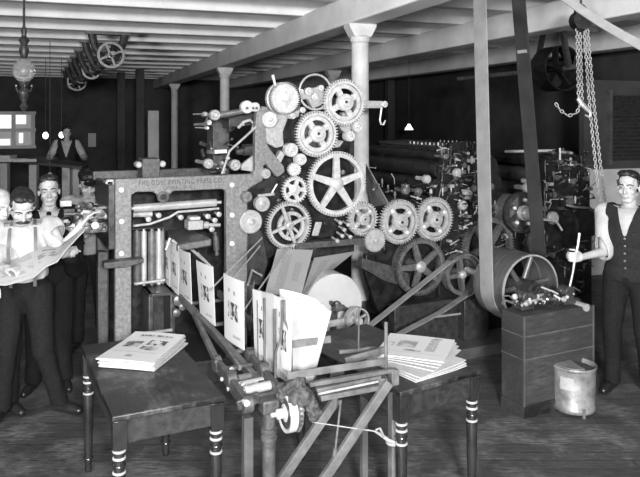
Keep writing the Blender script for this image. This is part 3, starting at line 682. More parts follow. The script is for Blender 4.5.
build(rod(270, 196, 277, 184, .02, .008), 'link', M['steel'], pr, PF)
build(rod(258, 196, 274, 194, -.02, .014), 'link', M['steel2'], pr, PF)
# paper running through the machine
def webs(pts, name='paper_web', m=None, n=6):
    q = [Vector(p) for p in pts]; G = [[(q[0]+(q[3]-q[0])*i/n).lerp(q[1]+(q[2]-q[1])*i/n, j/n) for j in range(n+1)] for i in range(n+1)]
    return build(MB().sheet([[G[j][i] for j in range(n+1)] for i in range(n+1)], .004), name, m or M['webp'], pr, PF)
webs([Q(265, 293, -.72), Q(277, 249, -.13), Q(313, 250, -.11), Q(300.5, 298, -.60)])
webs([Q(301, 298, -.56), Q(314, 258, -.05), Q(356, 251, .25), Q(312, 286, -.05)])
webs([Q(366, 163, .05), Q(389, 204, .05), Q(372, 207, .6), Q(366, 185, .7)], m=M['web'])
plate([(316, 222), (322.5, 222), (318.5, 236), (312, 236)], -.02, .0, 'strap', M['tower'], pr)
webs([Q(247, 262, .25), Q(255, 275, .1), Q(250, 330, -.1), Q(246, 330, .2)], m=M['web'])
build(MB().tube([Q(248, 285, -.3), Q(252, 270, -.1), Q(262, 276, -.2)], .01), 'bent_bar', M['steel2'], pr, PF)
for k in range(30):                            # small bright fittings glimpsed between the wheels
    px, py = r2.uniform(268, 352), r2.uniform(100, 250)
    a = Q(px, py, .1); r = r2.uniform(.01, .026); an = Vector((r2.uniform(-.5, .5), -1, r2.uniform(-.5, .5))).normalized()
    build(MB().lathe(a, an, [(r*.4, -.04), (r*.4, 0), (r, .004), (r, .02), (r*.4, .024), (r*.4, .05)], 12), 'fitting', M[('steel3', 'iron2', 'steel2')[k % 3]], pr, PF)
a = Q(250, 330, .12); build(MB().bb((a.x, .12, 0), (a.x+1.1, .9, .3)), 'bed_plate', M['iron'], pr, PF, bevel=.01)

# ------------------------------------------------------------------ paper roll with its brake arm
rc = Q(334.5, 305.5, -.25); rr = 31.5/sc(334, -.25)
base = PF @ V3(rc.x, -.25, 0)
rl = thing('newsprint_roll', 'great white roll of newsprint seen end-on below the gear tower', 'paper roll', (base.x, base.y, 0), TH)
build(MB().lathe((rc.x, -.25, rc.z), (0, 1, 0), [(.035, 0), (rr*.97, 0), (rr, .006), (rr, .95), (.03, .95)], 64), 'roll', M['roll'], rl, PF)
build(MB().lathe((rc.x, -.34, rc.z), (0, 1, 0), [(.015, 0), (.034, .004), (.034, .12)], 16).cyl((rc.x, -.3, rc.z), (rc.x, .8, rc.z), .02), 'spindle', M['steel3'], rl, PF)
k = MB()
for dx, dz, r in ((-.05, .035, .02), (.0, .02, .03), (.045, -.01, .026), (.08, -.03, .02), (-.03, -.03, .018)): k.lathe((rc.x+dx, -.33, rc.z+dz), (.1, 1, 0), [(r*.4, 0), (r, .01), (r, .05), (r*.6, .06), (r*.6, .1)], 12)
build(k, 'chuck', M['iron2'], rl, PF)
build(MB().beam((rc.x-.06, -.27, .0), (rc.x-.02, -.3, rc.z-.0), .05, .05).beam((rc.x-.02, -.22, .02), (rc.x-.02, .72, .02), .3, .04).beam((rc.x-.02, .74, 0), (rc.x-.02, .74, rc.z), .06, .06), 'stand', M['iron2'], rl, PF)
bp = Q(356.5, 320, -.55)
bs = thing('brake_pulley', 'small spoked brake pulley on a bar in front of the newsprint roll', 'pulley', PF @ V3(bp.x, -.55, 0), TH)
build(wheel(MB(), (bp.x, -.58, bp.z), .107, .06, 6, rim=.014, hub=.034), 'wheel', M['steel2'], bs, PF)
build(MB().lathe((bp.x, -.62, bp.z), (0, 1, 0), [(.012, 0), (.024, .004), (.024, .1)], 14), 'hub', M['steel'], bs, PF)
build(MB().beam((bp.x, -.53, bp.z), Q(322, 325, -.5), .03, .05), 'arm', M['steel2'], bs, PF, bevel=.004)
build(MB().beam((bp.x, -.50, bp.z+.0), (bp.x, -.5, 0), .05, .06).bb((bp.x-.12, -.6, 0), (bp.x+.12, -.4, .03)), 'post', M['iron2'], bs, PF)

# ------------------------------------------------------------------ the printing unit, right of the tower
pu = press_thing('printing_unit', 'black inking and printing unit with dull gears, left of the drive belts', 'printing press', 440, 340, .1)
I, I2 = M['iron'], M['iron2']
plate([(444, 152), (452, 143), (470, 141), (484, 147), (497, 160), (503, 185), (506, 330), (440, 330), (438, 262), (441, 240), (437, 206), (441, 186)], .02, .10, 'side_frame', I, pu, bevel=.01)
plate([(384, 206), (441, 206), (441, 240), (438, 262), (445, 330), (384, 330), (366, 275), (366, 255), (384, 250)], .08, .14, 'side_frame', I, pu)
plate([(444, 152), (452, 143), (470, 141), (484, 147), (497, 160), (503, 185), (503, 330), (380, 330), (400, 200)], 1.55, 1.62, 'far_side_frame', I, pu)
plate([(362, 258), (392, 266), (410, 274), (410, 288), (384, 281), (362, 268)], -.02, .06, 'rail', M['framedk'], pu)
def roller(px, py, rp, m=I, v0=.06, v1=1.58):
    a = Q(px, py, v0); r = rp/sc(px, v0)
    o = build(MB().cyl((a.x, v0+.05, a.z), (a.x, v1, a.z), r, n=28), 'ink_roller', m, pu, PF)
    build(MB().cyl((a.x, v0-.06, a.z), (a.x, v0+.06, a.z), r*.35), 'journal', M['steel3'], o, PF)
for px, py, rp in ((448, 156, 6), (461, 151, 5), (474, 152, 6), (444, 170, 9), (461, 165, 8), (478, 168, 8), (441, 188, 9), (458, 182, 7), (440, 204, 8), (428, 211, 8), (470, 188, 10), (488, 186, 9), (412, 216, 9)):
    roller(px, py, rp, I if (px+py) % 3 else I2)
a, b = Q(449, 146, .1), Q(480, 144, .1)
build(MB().bb((a.x, .1, a.z-.02), (b.x, 1.5, a.z+.015)), 'ink_fountain', I2, pu, PF, bevel=.006)
for k in range(10):
    v = .12+k*.075; build(MB().cyl((a.x-.01, v, a.z-.0), (a.x-.01, v, a.z+.018+.014*rnd.random()), .010), 'fountain_key', M[('steel2', 'steel3')[k % 2]], pu, PF)
    build(MB().cyl((b.x, v, a.z), (b.x, v, a.z+.035), .010), 'fountain_key', M['steel3'], pu, PF)
gear(pu, 400.5, 222, 22.5, -.16, .05, 62, 'plate', S2, rot=.15, to=.06)
gear(pu, 435, 219.5, 22.3, -.10, .05, 62, 'plate', S2, rot=.0, to=.06)
gear(pu, 421.5, 267, 28.8, -.12, .05, 84, 'spoke', S3, M['steel2'], spokes=5, rot=.3, to=.06)
c = Q(421.5, 267, -.06); n_ = 48; A_ = [2*math.pi*k/n_ for k in range(n_)]; q = 28.3/sc(421, -.1)
build(MB().ring((c.x, c.z), -.068, .05, [(q*.985, t) for t in A_], [(q*.9, t) for t in A_]), 'rim', M['steel3'], pu, PF)
gear(pu, 490, 248, 31, -.08, .07, 90, 'spoke', S3, spokes=5, rot=.6, to=.0)
gear(pu, 463.5, 275, 20.5, -.16, .09, 0, 'spoke', S3, M['steel2'], spokes=4, rot=.1, to=.02)
for px, py, rp in ((426, 179, 4.4), (405, 190.5, 4.2), (418, 191, 3.6), (457, 173, 5), (444.5, 156.5, 3.2), (467, 194, 5.4), (462, 205, 5), (483, 216, 4)):
    a = Q(px, py, -.02); q = rp/sc(px, -.02)
    build(MB().lathe((a.x, -.06, a.z), (0, 1, 0), [(q*.5, 0), (q*.85, .006), (q, .02), (q, .05), (q*.5, .055), (q*.5, .2)], 20), 'roller_socket', M['steel2'] if rp > 4.3 else M['steel3'], pu, PF)
def clutter(parent, n, x0, x1, y0, y1, v0, v1, seed, ms, avoid=()):
    q = random.Random(seed); k = 0
    while k < n:
        px, py = q.uniform(x0, x1), q.uniform(y0, y1)
        if any((px-ax)**2+(py-ay)**2 < ar*ar for ax, ay, ar in avoid): continue
        a = Q(px, py, q.uniform(v0, v1)); r = q.uniform(.007, .018); an = Vector((q.uniform(-.9, .9), -1.1, q.uniform(-.4, .8))).normalized(); ty = k % 5; k += 1
        nm = 'fitting'
        if ty == 0: mb = MB().lathe(a, an, [(r*.4, -.06), (r*.4, 0), (r, .004), (r, .022), (r*.5, .028), (r*.5, .05), (r*.2, .054)], 12)
        elif ty == 1: mb = MB().cyl(a-an*.05, a+an*.06, r*.45, n=8).ell(a+an*.07, (r, r, r), n=10, m=7); nm = 'knob'
        elif ty == 2: e = V3(q.uniform(-.12, .12), q.uniform(-.04, .02), q.uniform(-.1, .1)); mb = MB().tube([a, a+e*.5+V3(0, -.02, .01), a+e], r*.4).ell(a+e, (r*.8,)*3, n=10, m=6); nm = 'lever'
        elif ty == 3: mb = MB().bb(a-V3(r*1.4, .03, r), a+V3(r*1.4, .04, r)); nm = 'bracket'
        else: mb = MB().lathe(a, (0, 0, 1), [(r*.5, -.02), (r*.5, .01), (r*.9, .012), (r*.9, .05), (r*.3, .06)], 10); nm = 'oil_cup'
        build(mb, nm, M[ms[k % len(ms)]], parent, PF, bevel=.002 if ty == 3 else 0)
AV = ((400, 222, 25), (435, 220, 25), (421, 267, 30), (463, 275, 22), (490, 248, 26))
clutter(pu, 120, 440, 478, 146, 232, -.06, .0, 3, ('steel3', 'iron2', 'steel2', 'iron', 'steel3', 'iron2', 'iron', 'steel', 'iron'), AV)
clutter(pu, 22, 372, 440, 184, 204, .0, .06, 4, ('steel3', 'steel2', 'iron2', 'steel3'), AV)
clutter(pu, 30, 440, 505, 205, 262, -.02, .0, 5, ('steel2', 'steel3', 'iron2', 'steel3'), AV)
clutter(pu, 12, 368, 400, 158, 180, 1.2, 1.4, 6, ('steel2', 'steel3', 'iron2'))
a = Q(405, 330, .0); b = Q(505, 300, .0)
build(MB().bb((a.x-.15, .0, 0), (b.x, 1.6, .30)), 'bed', I, pu, PF, bevel=.01)
build(MB().bb((a.x-.1, -.42, 0.0), (b.x+.05, -.02, .10)), 'floor_platform', M['timberdk'], pu, PF, bevel=.006)
a, b = Q(398, 331, -.2), Q(462, 300, -.2); build(MB().bb((a.x, -.14, .1), (b.x, -.02, b.z)), 'lower_case', I2, pu, PF, bevel=.008)
build(rod(435, 317, 462, 313.5, -.17, .010), 'rail_bar', M['steel2'], pu, PF)
a, b = Q(462, 330, -.2), Q(486, 297, -.2); build(MB().bb((a.x, -.24, .1), (b.x, -.02, b.z)), 'bearing_block', I2, pu, PF, bevel=.008)

# ------------------------------------------------------------------ second unit, behind the belts
p2 = press_thing('printing_unit', 'black printing unit with heavy drum pulley, between the dark belt and the vested man', 'printing press', 560, 340, .1)
plate([(545, 160), (556, 152), (562, 149), (574, 152), (585, 162), (590, 178), (588, 200), (592, 215), (592, 330), (512, 330), (512, 232), (545, 222)], .02, .1, 'side_frame', I, p2, bevel=.01)
plate([(545, 160), (562, 149), (574, 152), (590, 178), (590, 330), (512, 330), (512, 232)], 1.55, 1.62, 'far_side_frame', I, p2)
def roller2(px, py, rp, m=I):
    a = Q(px, py, .06); r = rp/sc(px, .06)
    o = build(MB().cyl((a.x, .1, a.z), (a.x, 1.58, a.z), r, n=28), 'ink_roller', m, p2, PF)
    build(MB().cyl((a.x, -.02, a.z), (a.x, .12, a.z), r*.35), 'journal', M['steel3'], o, PF)
for px, py, rp in ((556, 161, 7), (570, 163, 8), (552, 177, 8), (568, 181, 9), (582, 178, 7), (549, 194, 9), (566, 201, 10), (540, 208, 8), (528, 226, 9), (522, 246, 10)): roller2(px, py, rp, I if px % 3 else I2)
a, b = Q(505, 151.5, .5), Q(560, 150.5, .3)
build(MB().cyl(a, b, .016, n=12), 'paper_edge_bar', M['paper'], p2, PF)
c = Q(581, 224, -.1); build(MB().lathe((c.x-.18, -.08, c.z), (1, 0, 0), [(.11, 0), (.15, .02), (.155, .05), (.155, .26), (.14, .32), (.10, .36), (.03, .38)], 32), 'motor_drum', I, p2, PF)
build(MB().tube([Q(566, 205, -.2), Q(574, 207, -.26), Q(590, 208, -.26), Q(599, 214, -.2)], .012), 'oil_pipe', M['steel3'], p2, PF)
gd = gear(p2, 522.5, 212.5, 20.5, -.22, .04, 0, 'spoke', I2, spokes=6, to=.05)
c = Q(522.5, 212.5, -.2); q = 20.5/sc(522, -.2)
build(MB().lathe((c.x, -.18, c.z), (0, 1, 0), [(q*.6, 0), (q*.78, .01), (q*.82, .03), (q*.82, .25)], 36), 'drum', M['steel3'], p2, PF)
build(MB().lathe((c.x, -.30, c.z), (0, 1, 0), [(.03, 0), (.05, .004), (.062, .02), (.062, .06), (.075, .065), (.075, .1)], 28), 'hub', M['shine'], p2, PF)
for k in range(5):
    t = k*2*math.pi/5+.2; build(MB().lathe((c.x+q*.62*math.cos(t), -.235, c.z+q*.62*math.sin(t)), (0, 1, 0), [(.012, 0), (.018, .004), (.018, .03)], 10), 'bolt', M['bolt'], p2, PF)
gear(p2, 535, 245, 12, -.14, .05, 40, 'disc', S3, M['steel2'], to=.05)
build(MB().tube([Q(529, 216, -.27), Q(538, 219, -.27), Q(556, 221, -.24), Q(562, 230, -.2)], .012), 'lever', M['steel'], p2, PF)
for px, py, rp in ((534, 182, 5), (527, 188, 5), (553, 218, 6.5), (541, 232, 4), (508, 235, 4)):
    a = Q(px, py, -.04); q = rp/sc(px, -.04); build(MB().lathe((a.x, -.07, a.z), (0, 1, 0), [(q*.5, 0), (q*.85, .006), (q, .02), (q, .05), (q*.5, .055), (q*.5, .2)], 20), 'roller_socket', M['steel2'], p2, PF)
clutter(p2, 96, 544, 590, 152, 216, -.06, .0, 9, ('steel3', 'iron2', 'iron', 'steel2', 'iron', 'iron2', 'steel3'))
clutter(p2, 36, 545, 592, 240, 300, -.06, .0, 10, ('steel3', 'iron2', 'iron', 'steel3'))
clutter(p2, 24, 500, 545, 228, 262, -.04, .0, 12, ('steel3', 'iron2', 'steel2'))
a, b = Q(508, 330, .0), Q(592, 300, 0); build(MB().bb((a.x, .0, 0), (b.x, 1.6, .3)), 'bed', I, p2, PF, bevel=.01)
build(MB().cyl(Q(560, 160, -.05), Q(560, 148, -.05), .012).cyl(Q(562, 152, -.05), Q(572, 153, -.05), .014), 'handle', M['steel2'], p2, PF)

# ------------------------------------------------------------------ drive wheel, shaft and clutch on the box
fc = Q(531, 290, -1.0); fr_ = 35/sc(531, -1.0)
base = PF @ V3(fc.x, -.8, 0)
dr = thing('drive_pulley', 'big polished drive drum with spokes, shaft and clutch levers atop the wooden box', 'pulley', (base.x, base.y, 0), TH)
wv0, wv1 = -1.0, -.60
A_ = [2*math.pi*k/72 for k in range(72)]
wm = MB().ring((fc.x, fc.z), wv0, wv1, [(fr_, t) for t in A_], [(fr_-.014, t) for t in A_])
wm.ring((fc.x, fc.z), wv0+.19, wv0+.20, [(fr_+.002, t) for t in A_], [(fr_-.02, t) for t in A_])
build(wm, 'drum', M['drum'], dr, PF)
build(MB().ring((fc.x, fc.z), wv0-.004, wv0+.012, [(fr_+.003, t) for t in A_], [(fr_-.010, t) for t in A_]), 'rim', M['steel2'], dr, PF)
for k in range(6):
    t = k*math.pi/3+.12; d = V3(math.cos(t), 0, math.sin(t)); cc = V3(fc.x, (wv0+wv1)/2-.08, fc.z)
    build(MB().cyl(cc+d*.04, cc+d*(fr_-.01), .026, .022, n=12), 'spoke', M['drum'], dr, PF)
build(MB().lathe((fc.x, wv0-.06, fc.z), (0, 1, 0), [(.05, 0), (.075, .01), (.08, .05), (.08, .3)], 24), 'hub', M['iron2'], dr, PF)
build(MB().cyl((fc.x, -1.62, fc.z), (fc.x, -.1, fc.z), .03, n=20), 'shaft', M['steel2'], dr, PF)
for v, r, l, m in ((-1.12, .06, .05, 'iron2'), (-1.2, .045, .06, 'steel3'), (-1.52, .055, .05, 'iron2')):
    build(MB().lathe((fc.x, v, fc.z), (0, 1, 0), [(r*.8, 0), (r, .008), (r, l-.008), (r*.8, l)], 20), 'collar', M[m], dr, PF)
# clutch and bearings in front, over the box
bxz = .752
def D2(px, py, d): return PF.inverted() @ at_d(px, py, d)
for px, d in ((524, 5.35), (566, 5.5)):
    a = D2(px, 305, d); build(MB().bb((a.x-.06, a.y-.05, bxz), (a.x+.06, a.y+.05, bxz+.05)).cyl((a.x, a.y-.05, bxz+.09), (a.x, a.y+.05, bxz+.09), .05), 'bearing', I2, dr, PF, bevel=.006)
a, b = D2(519, 296, 5.45), D2(572, 300, 5.5)
build(MB().cyl(a, b, .022).cyl(a+(b-a)*.2, a+(b-a)*.45, .045).cyl(a+(b-a)*.6, a+(b-a)*.72, .055).cyl(a+(b-a)*.8, a+(b-a)*.9, .04), 'clutch_shaft', I2, dr, PF)
build(MB().tube([D2(541, 287, 5.4), D2(552, 291, 5.4), D2(558, 294, 5.4)], .008), 'clutch_lever', M['steel2'], dr, PF)
q = random.Random(21)
for k in range(46):
    px = q.uniform(512, 580); py = q.uniform(294, 309) - (px-540)*.06
    a = D2(px, py, 5.26+(px-524)/62*.22+q.uniform(0, .1)); r = q.uniform(.009, .022); an = Vector((q.uniform(-1, 1), -1, q.uniform(-.2, 1))).normalized()
    a.z = max(a.z, bxz+r+.035)
    mb = MB().lathe(a, an, [(r*.5, -.03), (r*.5, 0), (r, .004), (r, .02), (r*.5, .026)], 10) if k % 3 else MB().tube([a, a+V3(q.uniform(-.07, .07), 0, q.uniform(0, .05)), a+V3(q.uniform(-.1, .1), .03, q.uniform(-.02, .04))], r*.55)
    build(mb, 'clutch_fitting', M[('steel', 'iron2', 'steel2', 'steel3')[k % 4]], dr, PF)
lvb, lvm, lvt = at_d(566.5, 297, 5.5), at_d(575, 258, 5.48), at_d(579.5, 233, 5.5)
lv_ = base_mesh(MB().tube([lvb, at_d(569, 290, 5.5), at_d(573, 272, 5.49), lvm, at_d(578, 245, 5.49), lvt], [.008, .008, .008, .009, .009, .010]), 'clutch_lever', M['steel'], 'bent bright steel lever gripped by the man with dark vest', 'lever', (lvb.x, lvb.y, lvb.z))
# belts round the drum
yb0, yb1 = -.87, -.72; vm = (yb0+yb1)/2
tp = Q(499, -22, vm); tr = .125
def belt_side(side):
    pts = []
    if side < 0:                              # left strand, with the turn under the drum
        for k in range(13): t = -math.pi/2-.05-k*(math.pi/2-.12)/12; pts.append(V3(fc.x+(fr_+.008)*math.cos(t), vm, fc.z+(fr_+.008)*math.sin(t)))
        top = Q(479.5, -12, vm); pts += [pts[-1].lerp(V3(top.x, vm, top.z), f) for f in (.25, .5, .75, 1)]
    else:
        for k in range(13): t = -math.pi/2+.05+k*(math.pi/2-.1)/12; pts.append(V3(fc.x+(fr_+.008)*math.cos(t), vm, fc.z+(fr_+.008)*math.sin(t)))
        top = Q(517.5, -12, vm); pts += [pts[-1].lerp(V3(top.x, vm, top.z), f) for f in (.25, .5, .75, 1)]
    return pts
a = PF @ V3(fc.x, vm, fc.z-fr_)
bl = base_mesh(strap(belt_side(-1), V3(0, .17, 0), .009), 'drive_belt', M['belt'], 'pale grey vertical drive belt on the left side of the big drum', 'belt', (a.x, a.y, a.z), TH, PF)
b2 = base_mesh(strap(belt_side(1), V3(0, .17, 0), .009), 'drive_belt', M['beltdk'], 'dark slanting drive belt with a pale scuff, on the right side of the drum', 'belt', (a.x, a.y, a.z), TH, PF)
e0, e1 = Q(522.5, 50, vm), Q(527, 62, vm)
build(MB().beam(e0+V3(-.012, 0, 0), e1+V3(-.012, 0, 0), .12, .004, (1, 0, .2)), 'lacing', M['rope'], b2, PF)
# diagonal belt from the four-spoked pulley down under the table
g0 = Q(463.5, 275, -.115); gr0 = 20.5/sc(463.5, -.115)+.006
e = Q(318, 364, -1.05); wv = V3(0, .075, .0)
pts = [Q(320, 362, -1.0), Q(345, 343, -.75), Q(370, 325.5, -.5), Q(412, 292, -.3)]
t0 = 2.15
pts += [V3(g0.x+gr0*math.cos(t0-k*.28), -.115, g0.z+gr0*math.sin(t0-k*.28)) for k in range(14)]
pts += [Q(440, 312.5, -.35), Q(403, 332, -.6), Q(360, 357, -.95)]
a = PF @ Q(320, 362, -1.0)
base_mesh(strap(pts, wv, .009), 'drive_belt', M['belt'], 'diagonal leather belt running past the brake pulley down behind the right-hand table', 'belt', (a.x, a.y, a.z), TH, PF)
# ------------------------------------------------------------------ tables
def leg_profile(h):
    return [(.017, 0), (.022, .02), (.019, .05), (.026, .08), (.021, .10), (.024, .12), (.029, .30), (.031, h-.30), (.026, h-.285), (.026, h-.13), (.033, h-.125), (.033, h-.1)]
def make_table(name, label, FL, FR, length, h=.78, turn=0.0):
    FL, FR = Vector((FL.x, FL.y, 0)), Vector((FR.x, FR.y, 0)); w = (FR-FL).length
    rz = math.atan2(FR.y-FL.y, FR.x-FL.x)+turn
    t = thing(name, label, 'table', FL, rz); fr = WORLD[t.name]
    build(MB().bb((0, 0, h-.028), (w, length, h)), 'table_top', M['table'], t, fr, bevel=.006)
    i = .025
    ap = MB()
    for lo, hi in (((i, i, h-.15), (w-i, i+.02, h-.028)), ((i, length-i-.02, h-.15), (w-i, length-i, h-.028)), ((i, i, h-.15), (i+.02, length-i, h-.028)), ((w-i-.02, i, h-.15), (w-i, length-i, h-.028))): ap.bb(lo, hi)
    build(ap, 'apron', M['wood'], t, fr, bevel=.003)
    for x in (i+.015, w-i-.015):
        for y in (i+.015, length-i-.015):
            l = MB().lathe((x, y, 0), (0, 0, 1), leg_profile(h), 24); l.bb((x-.034, y-.034, h-.17), (x+.034, y+.034, h-.03))
            lo = build(l, 'leg', M['lathe'], t, fr, bevel=.002)
            for z in (h-.29, h-.255, h-.22, h-.185, .085):
                build(MB().torus((x, y, z), (0, 0, 1), .0265 if z > .2 else .024, .0068, 24, 8), 'turned_ring', M['band'] if z in (h-.29, h-.22, h-.185) else M['lathe'], lo, fr)
    return t, fr
A0, A1 = at_z(112, 417, .78), at_z(224, 394.5, .78)
make_table('work_table', 'dark worn wooden table with turned legs, at left beneath the lone folded stack', A0, A1, 1.17, turn=R(-3))
Bf = at_z(482, 369.5, .78); d_ = (at_z(400, 392.5, .78)-Bf).normalized()
make_table('work_table', 'dark wooden table with turned legs at right, holding the fanned newspapers', Bf+d_*.60, Bf, 1.08)

# ------------------------------------------------------------------ folded newspapers in piles
def newspaper(c, z, w, l, rz, th, label, group, m, curl=0.0):
    G = [[(x*w/2, y*l/2, z+curl*max(0, y-.2)**2*.05+curl*.012*(1-abs(x))) for y in [-1+2*j/6 for j in range(7)]] for x in [-1+2*i/4 for i in range(5)]]
    mb = MB().sheet(G, th)
    Mx = Matrix.Translation((c[0], c[1], 0)) @ Matrix.Rotation(rz, 4, 'Z')
    o = base_mesh(mb, 'folded_newspaper', m, label, 'newspaper', (c[0], c[1], z), rz, Mx, group)
    return o
q = random.Random(2)
ORD = ['second', 'third', 'fourth', 'fifth', 'sixth', 'lowest']
for k in range(7):
    top = k == 6
    newspaper((-1.062+q.uniform(-.008, .008)+(6-k)*.002, 4.19+q.uniform(-.008, .008)), .787+k*.0078, .335, .48, R(-10+q.uniform(-2.5, 2.5)), .0072,
              'top newspaper with printed pictures on the thick stack, table at left' if top else '%s newspaper down in the thick stack on the left table' % ORD[5-k], 'newspapers stacked on the left table', M['front'] if top else M['papedge'], curl=.35 if top else .15)
for k in range(7):
    f = (0, .06, .16, .62, .78, .9, 1)[k]; c = V3(.556, 4.045, 0).lerp(V3(.575, 4.22, 0), f); rz = R(-54+34*f)+R(90)
    newspaper((c.x, c.y), .785+k*.0062, .41, .40, rz-R(90), .0056, 'top fanned newspaper with faint pictures on the right-hand table' if k == 6 else '%s newspaper down in the fanned pile on the right-hand table' % ORD[5-k], 'newspapers fanned on the right table', M['half'] if k == 6 else M['paper'], curl=.2)

# ------------------------------------------------------------------ delivery: rails, standing papers, end frame, folding head
dl = thing('delivery_frame', 'wooden delivery rails and braced end frame between the two tables', 'frame', (at_d(300, 380, 3.75).x, 3.75, 0), TH)
T, TD = M['timber'], M['timberdk']
def W(px, py, d): return at_d(px, py, d)
def wb(a, b, w, h, name='rail', m=None, up=(0, 0, 1)): return build(MB().beam(a, b, w, h, up), name, m or T, dl, ID, bevel=.003)
ra, rb = at_z(181, 297, .83), at_z(263, 387, .76)
wb(ra, rb, .035, .05)
off = V3(cs, sn, 0)*.30
wb(ra+off+V3(0, 0, .0), rb+off, .03, .045)
for f in (.05, .35, .65, .9): wb((ra.lerp(rb, f))-V3(0, 0, .03), ra.lerp(rb, f)+off-V3(0, 0, .03), .03, .02, 'crossbar')
wb(ra.lerp(rb, .22)-V3(0, 0, .02), at_d(217, 362, 4.0), .03, .04, 'brace'); wb(ra.lerp(rb, .25)+V3(cs, sn, 0)*.03, at_d(240, 368, 3.95), .02, .03, 'brace')
build(MB().cyl(at_d(229, 284, 4.9), at_d(260, 246, 5.6), .006), 'tension_wire', M['steel2'], dl)
build(MB().cyl(at_d(244, 310, 4.4), at_d(290, 246, 5.6), .006), 'tension_wire', M['steel2'], dl)
build(MB().cyl(at_d(207, 293, 4.6), at_d(262, 238, 5.6), .006), 'tension_wire', M['steel2'], dl)
for a, b, c, e, w, h, n in ((287, 376, 386, 361, .012, .036, 'slat'), (309, 384.5, 393, 370, .03, .022, 'rail'), (316, 390, 380, 376.5, .03, .018, 'rail'), (320, 398, 379, 387, .035, .026, 'rail')):
    wb(W(a, b, 3.54+(a-309)/83*.21), W(c, e, 3.75+(c-393)/83*.21), w, h, n)
build(MB().cyl(W(318, 394, 3.56), W(378, 381.5, 3.71), .007), 'rod', M['steel2'], dl)
wb(W(283, 346, 3.8), W(331, 339, 3.86), .008, .04, 'slat'); wb(W(345, 361, 4.0), W(386, 349.5, 4.05), .02, .04, 'rail'); wb(W(306, 395, 3.9), W(378, 372, 4.0), .04, .03, 'rail', TD)
wb(W(330, 375, 4.1), W(388, 366, 4.15), .03, .03, 'rail', TD); wb(W(339, 352, 4.15), W(376, 348, 4.2), .02, .022, 'rail')
def post(px, d, ztop, w, name='post', m=None):
    p = at_d(px, 119, d); return build(MB().box((p.x, p.y, ztop/2), (w, w, ztop), Matrix.Rotation(TH, 3, 'Z')), name, m or T, dl, bevel=.003)
post(393.5, 3.75, .862, .045); post(364, 4.0, .76, .036, m=TD); post(247.5, 3.72, .62, .05, m=TD)
def strut(px, py, px2, d, wdt=.05): # plank from a joint down to the floor
    a = at_d(px, py, d); b = at_d(px2, 477, d-.12); g = a+(b-a)*(a.z/(a.z-b.z)) ; g = V3(g.x, g.y, .0)
    return build(MB().beam(a, g+V3(0, 0, .01), .03, wdt, (0, 0, 1)), 'strut', T, dl, bevel=.003)
strut(389, 382, 326, 3.70); strut(337, 398, 284, 3.72)
build(MB().bb(W(378, 386, 3.72)-V3(.0, .02, .0), W(387, 376, 3.74)+V3(0, .02, 0)), 'end_block', TD, dl, bevel=.004)
build(MB().cyl(W(341, 400, 3.6), W(335, 452, 3.6), .006).cyl(W(335.5, 448, 3.6), W(334.5, 456, 3.6), .012), 'hanging_rod', M['steel3'], dl)
rp = base_mesh(MB().tube([W(312, 422, 3.55), W(345, 427, 3.6), W(374, 431, 3.66), W(380, 434, 3.69), W(388, 440, 3.70), W(393, 442, 3.70)], [.003, .003, .004, .009, .009, .010]).torus(W(393.5, 442, 3.75), (0, 0, 1), .034, .009).torus(W(393.5, 439.5, 3.75), (0, 0, 1), .034, .008).tube([W(376, 430, 3.66), W(380, 428, 3.65), W(384, 437, 3.68)], .006), 'rope', M['rope'], 'pale rope tied round the end post of the delivery frame', 'rope', W(393, 442, 3.75))
for P in ([W(275, 381, 3.86), W(274.5, 309, 3.86)], [W(259, 368, 4.1), W(258, 300, 4.1)], [W(265, 375, 4.0), W(264.5, 298, 4.0)]):
    build(MB().tube(P, .008), 'guide_rod', M['timberdk'], dl)
build(MB().tube([W(282, 300, 3.80), W(282, 318, 3.80), W(281, 338, 3.80), W(276, 352, 3.80), W(275, 380, 3.8)], .006), 'bent_wire', M['steel3'], dl)
build(MB().tube([W(284, 300, 3.78), W(284.5, 320, 3.78), W(291, 336, 3.78), W(292, 376, 3.78)], .006), 'bent_wire', M['steel3'], dl)
build(MB().tube([W(386, 322, 3.8), W(386, 372, 3.77)], .010), 'guide_rod', T, dl)
build(MB().tube([W(359, 307, 4.1), W(358.5, 350, 4.1)], .005), 'guide_rod', M['steel3'], dl)
# standing papers on the rails
def standing(xl, ytl, ybl, xr, ytr, ybr, dl_, dr_, label, group, m, n=6, bow=.008):
    a, b, c, e = at_d(xl[0], ytl, dl_), at_d(xl[1], ybl, dl_), at_d(xr[1], ybr, dr_), at_d(xr[0], ytr, dr_)
    nn = (c-b).cross(a-b).normalized()
    G = [[(b.lerp(c, i/n)).lerp(a.lerp(e, i/n), j/n)+nn*bow*math.sin(math.pi*i/n)*(1 if j else .6) for j in range(n+1)] for i in range(n+1)]
    mb = MB().sheet(G, .004); o = (b+c)/2
    return base_mesh(mb, 'newspaper', m, label, 'newspaper', o, 0, ID, group)
g1 = 'newspapers standing along the delivery rails'
names = ['hindmost standing newspaper, partly hidden under the dark slanted board', 'second standing newspaper out from the press, under the slanted board', 'middle one of the five newspapers standing in line on rails', 'standing newspaper just behind the last spaced-out one on the rails', 'last spaced-out newspaper on the rails, nearest the thick bundle']
for k, (xl, a, b, xr, c, e) in enumerate((((165, 164.5), 239, 280, (170, 170), 242, 287), ((169.5, 171), 241, 288, (179, 179), 246, 295.5), ((178.3, 180.3), 248, 296, (190, 192), 253, 307), ((196.3, 200.5), 260, 315.5, (213, 215.3), 266.8, 326), ((223.8, 225), 273, 337.5, (243.8, 244.3), 281.6, 350.5))):
    z = .84-k*.008; d0 = F*(CAMZ-z)/(b-CY); d1 = F*(CAMZ-z)/(e-CY)
    standing(xl, a, b, xr, c, e, d0, d1, names[k], g1, M['page'])
g2 = 'newspapers bundled at the end of the delivery rails'
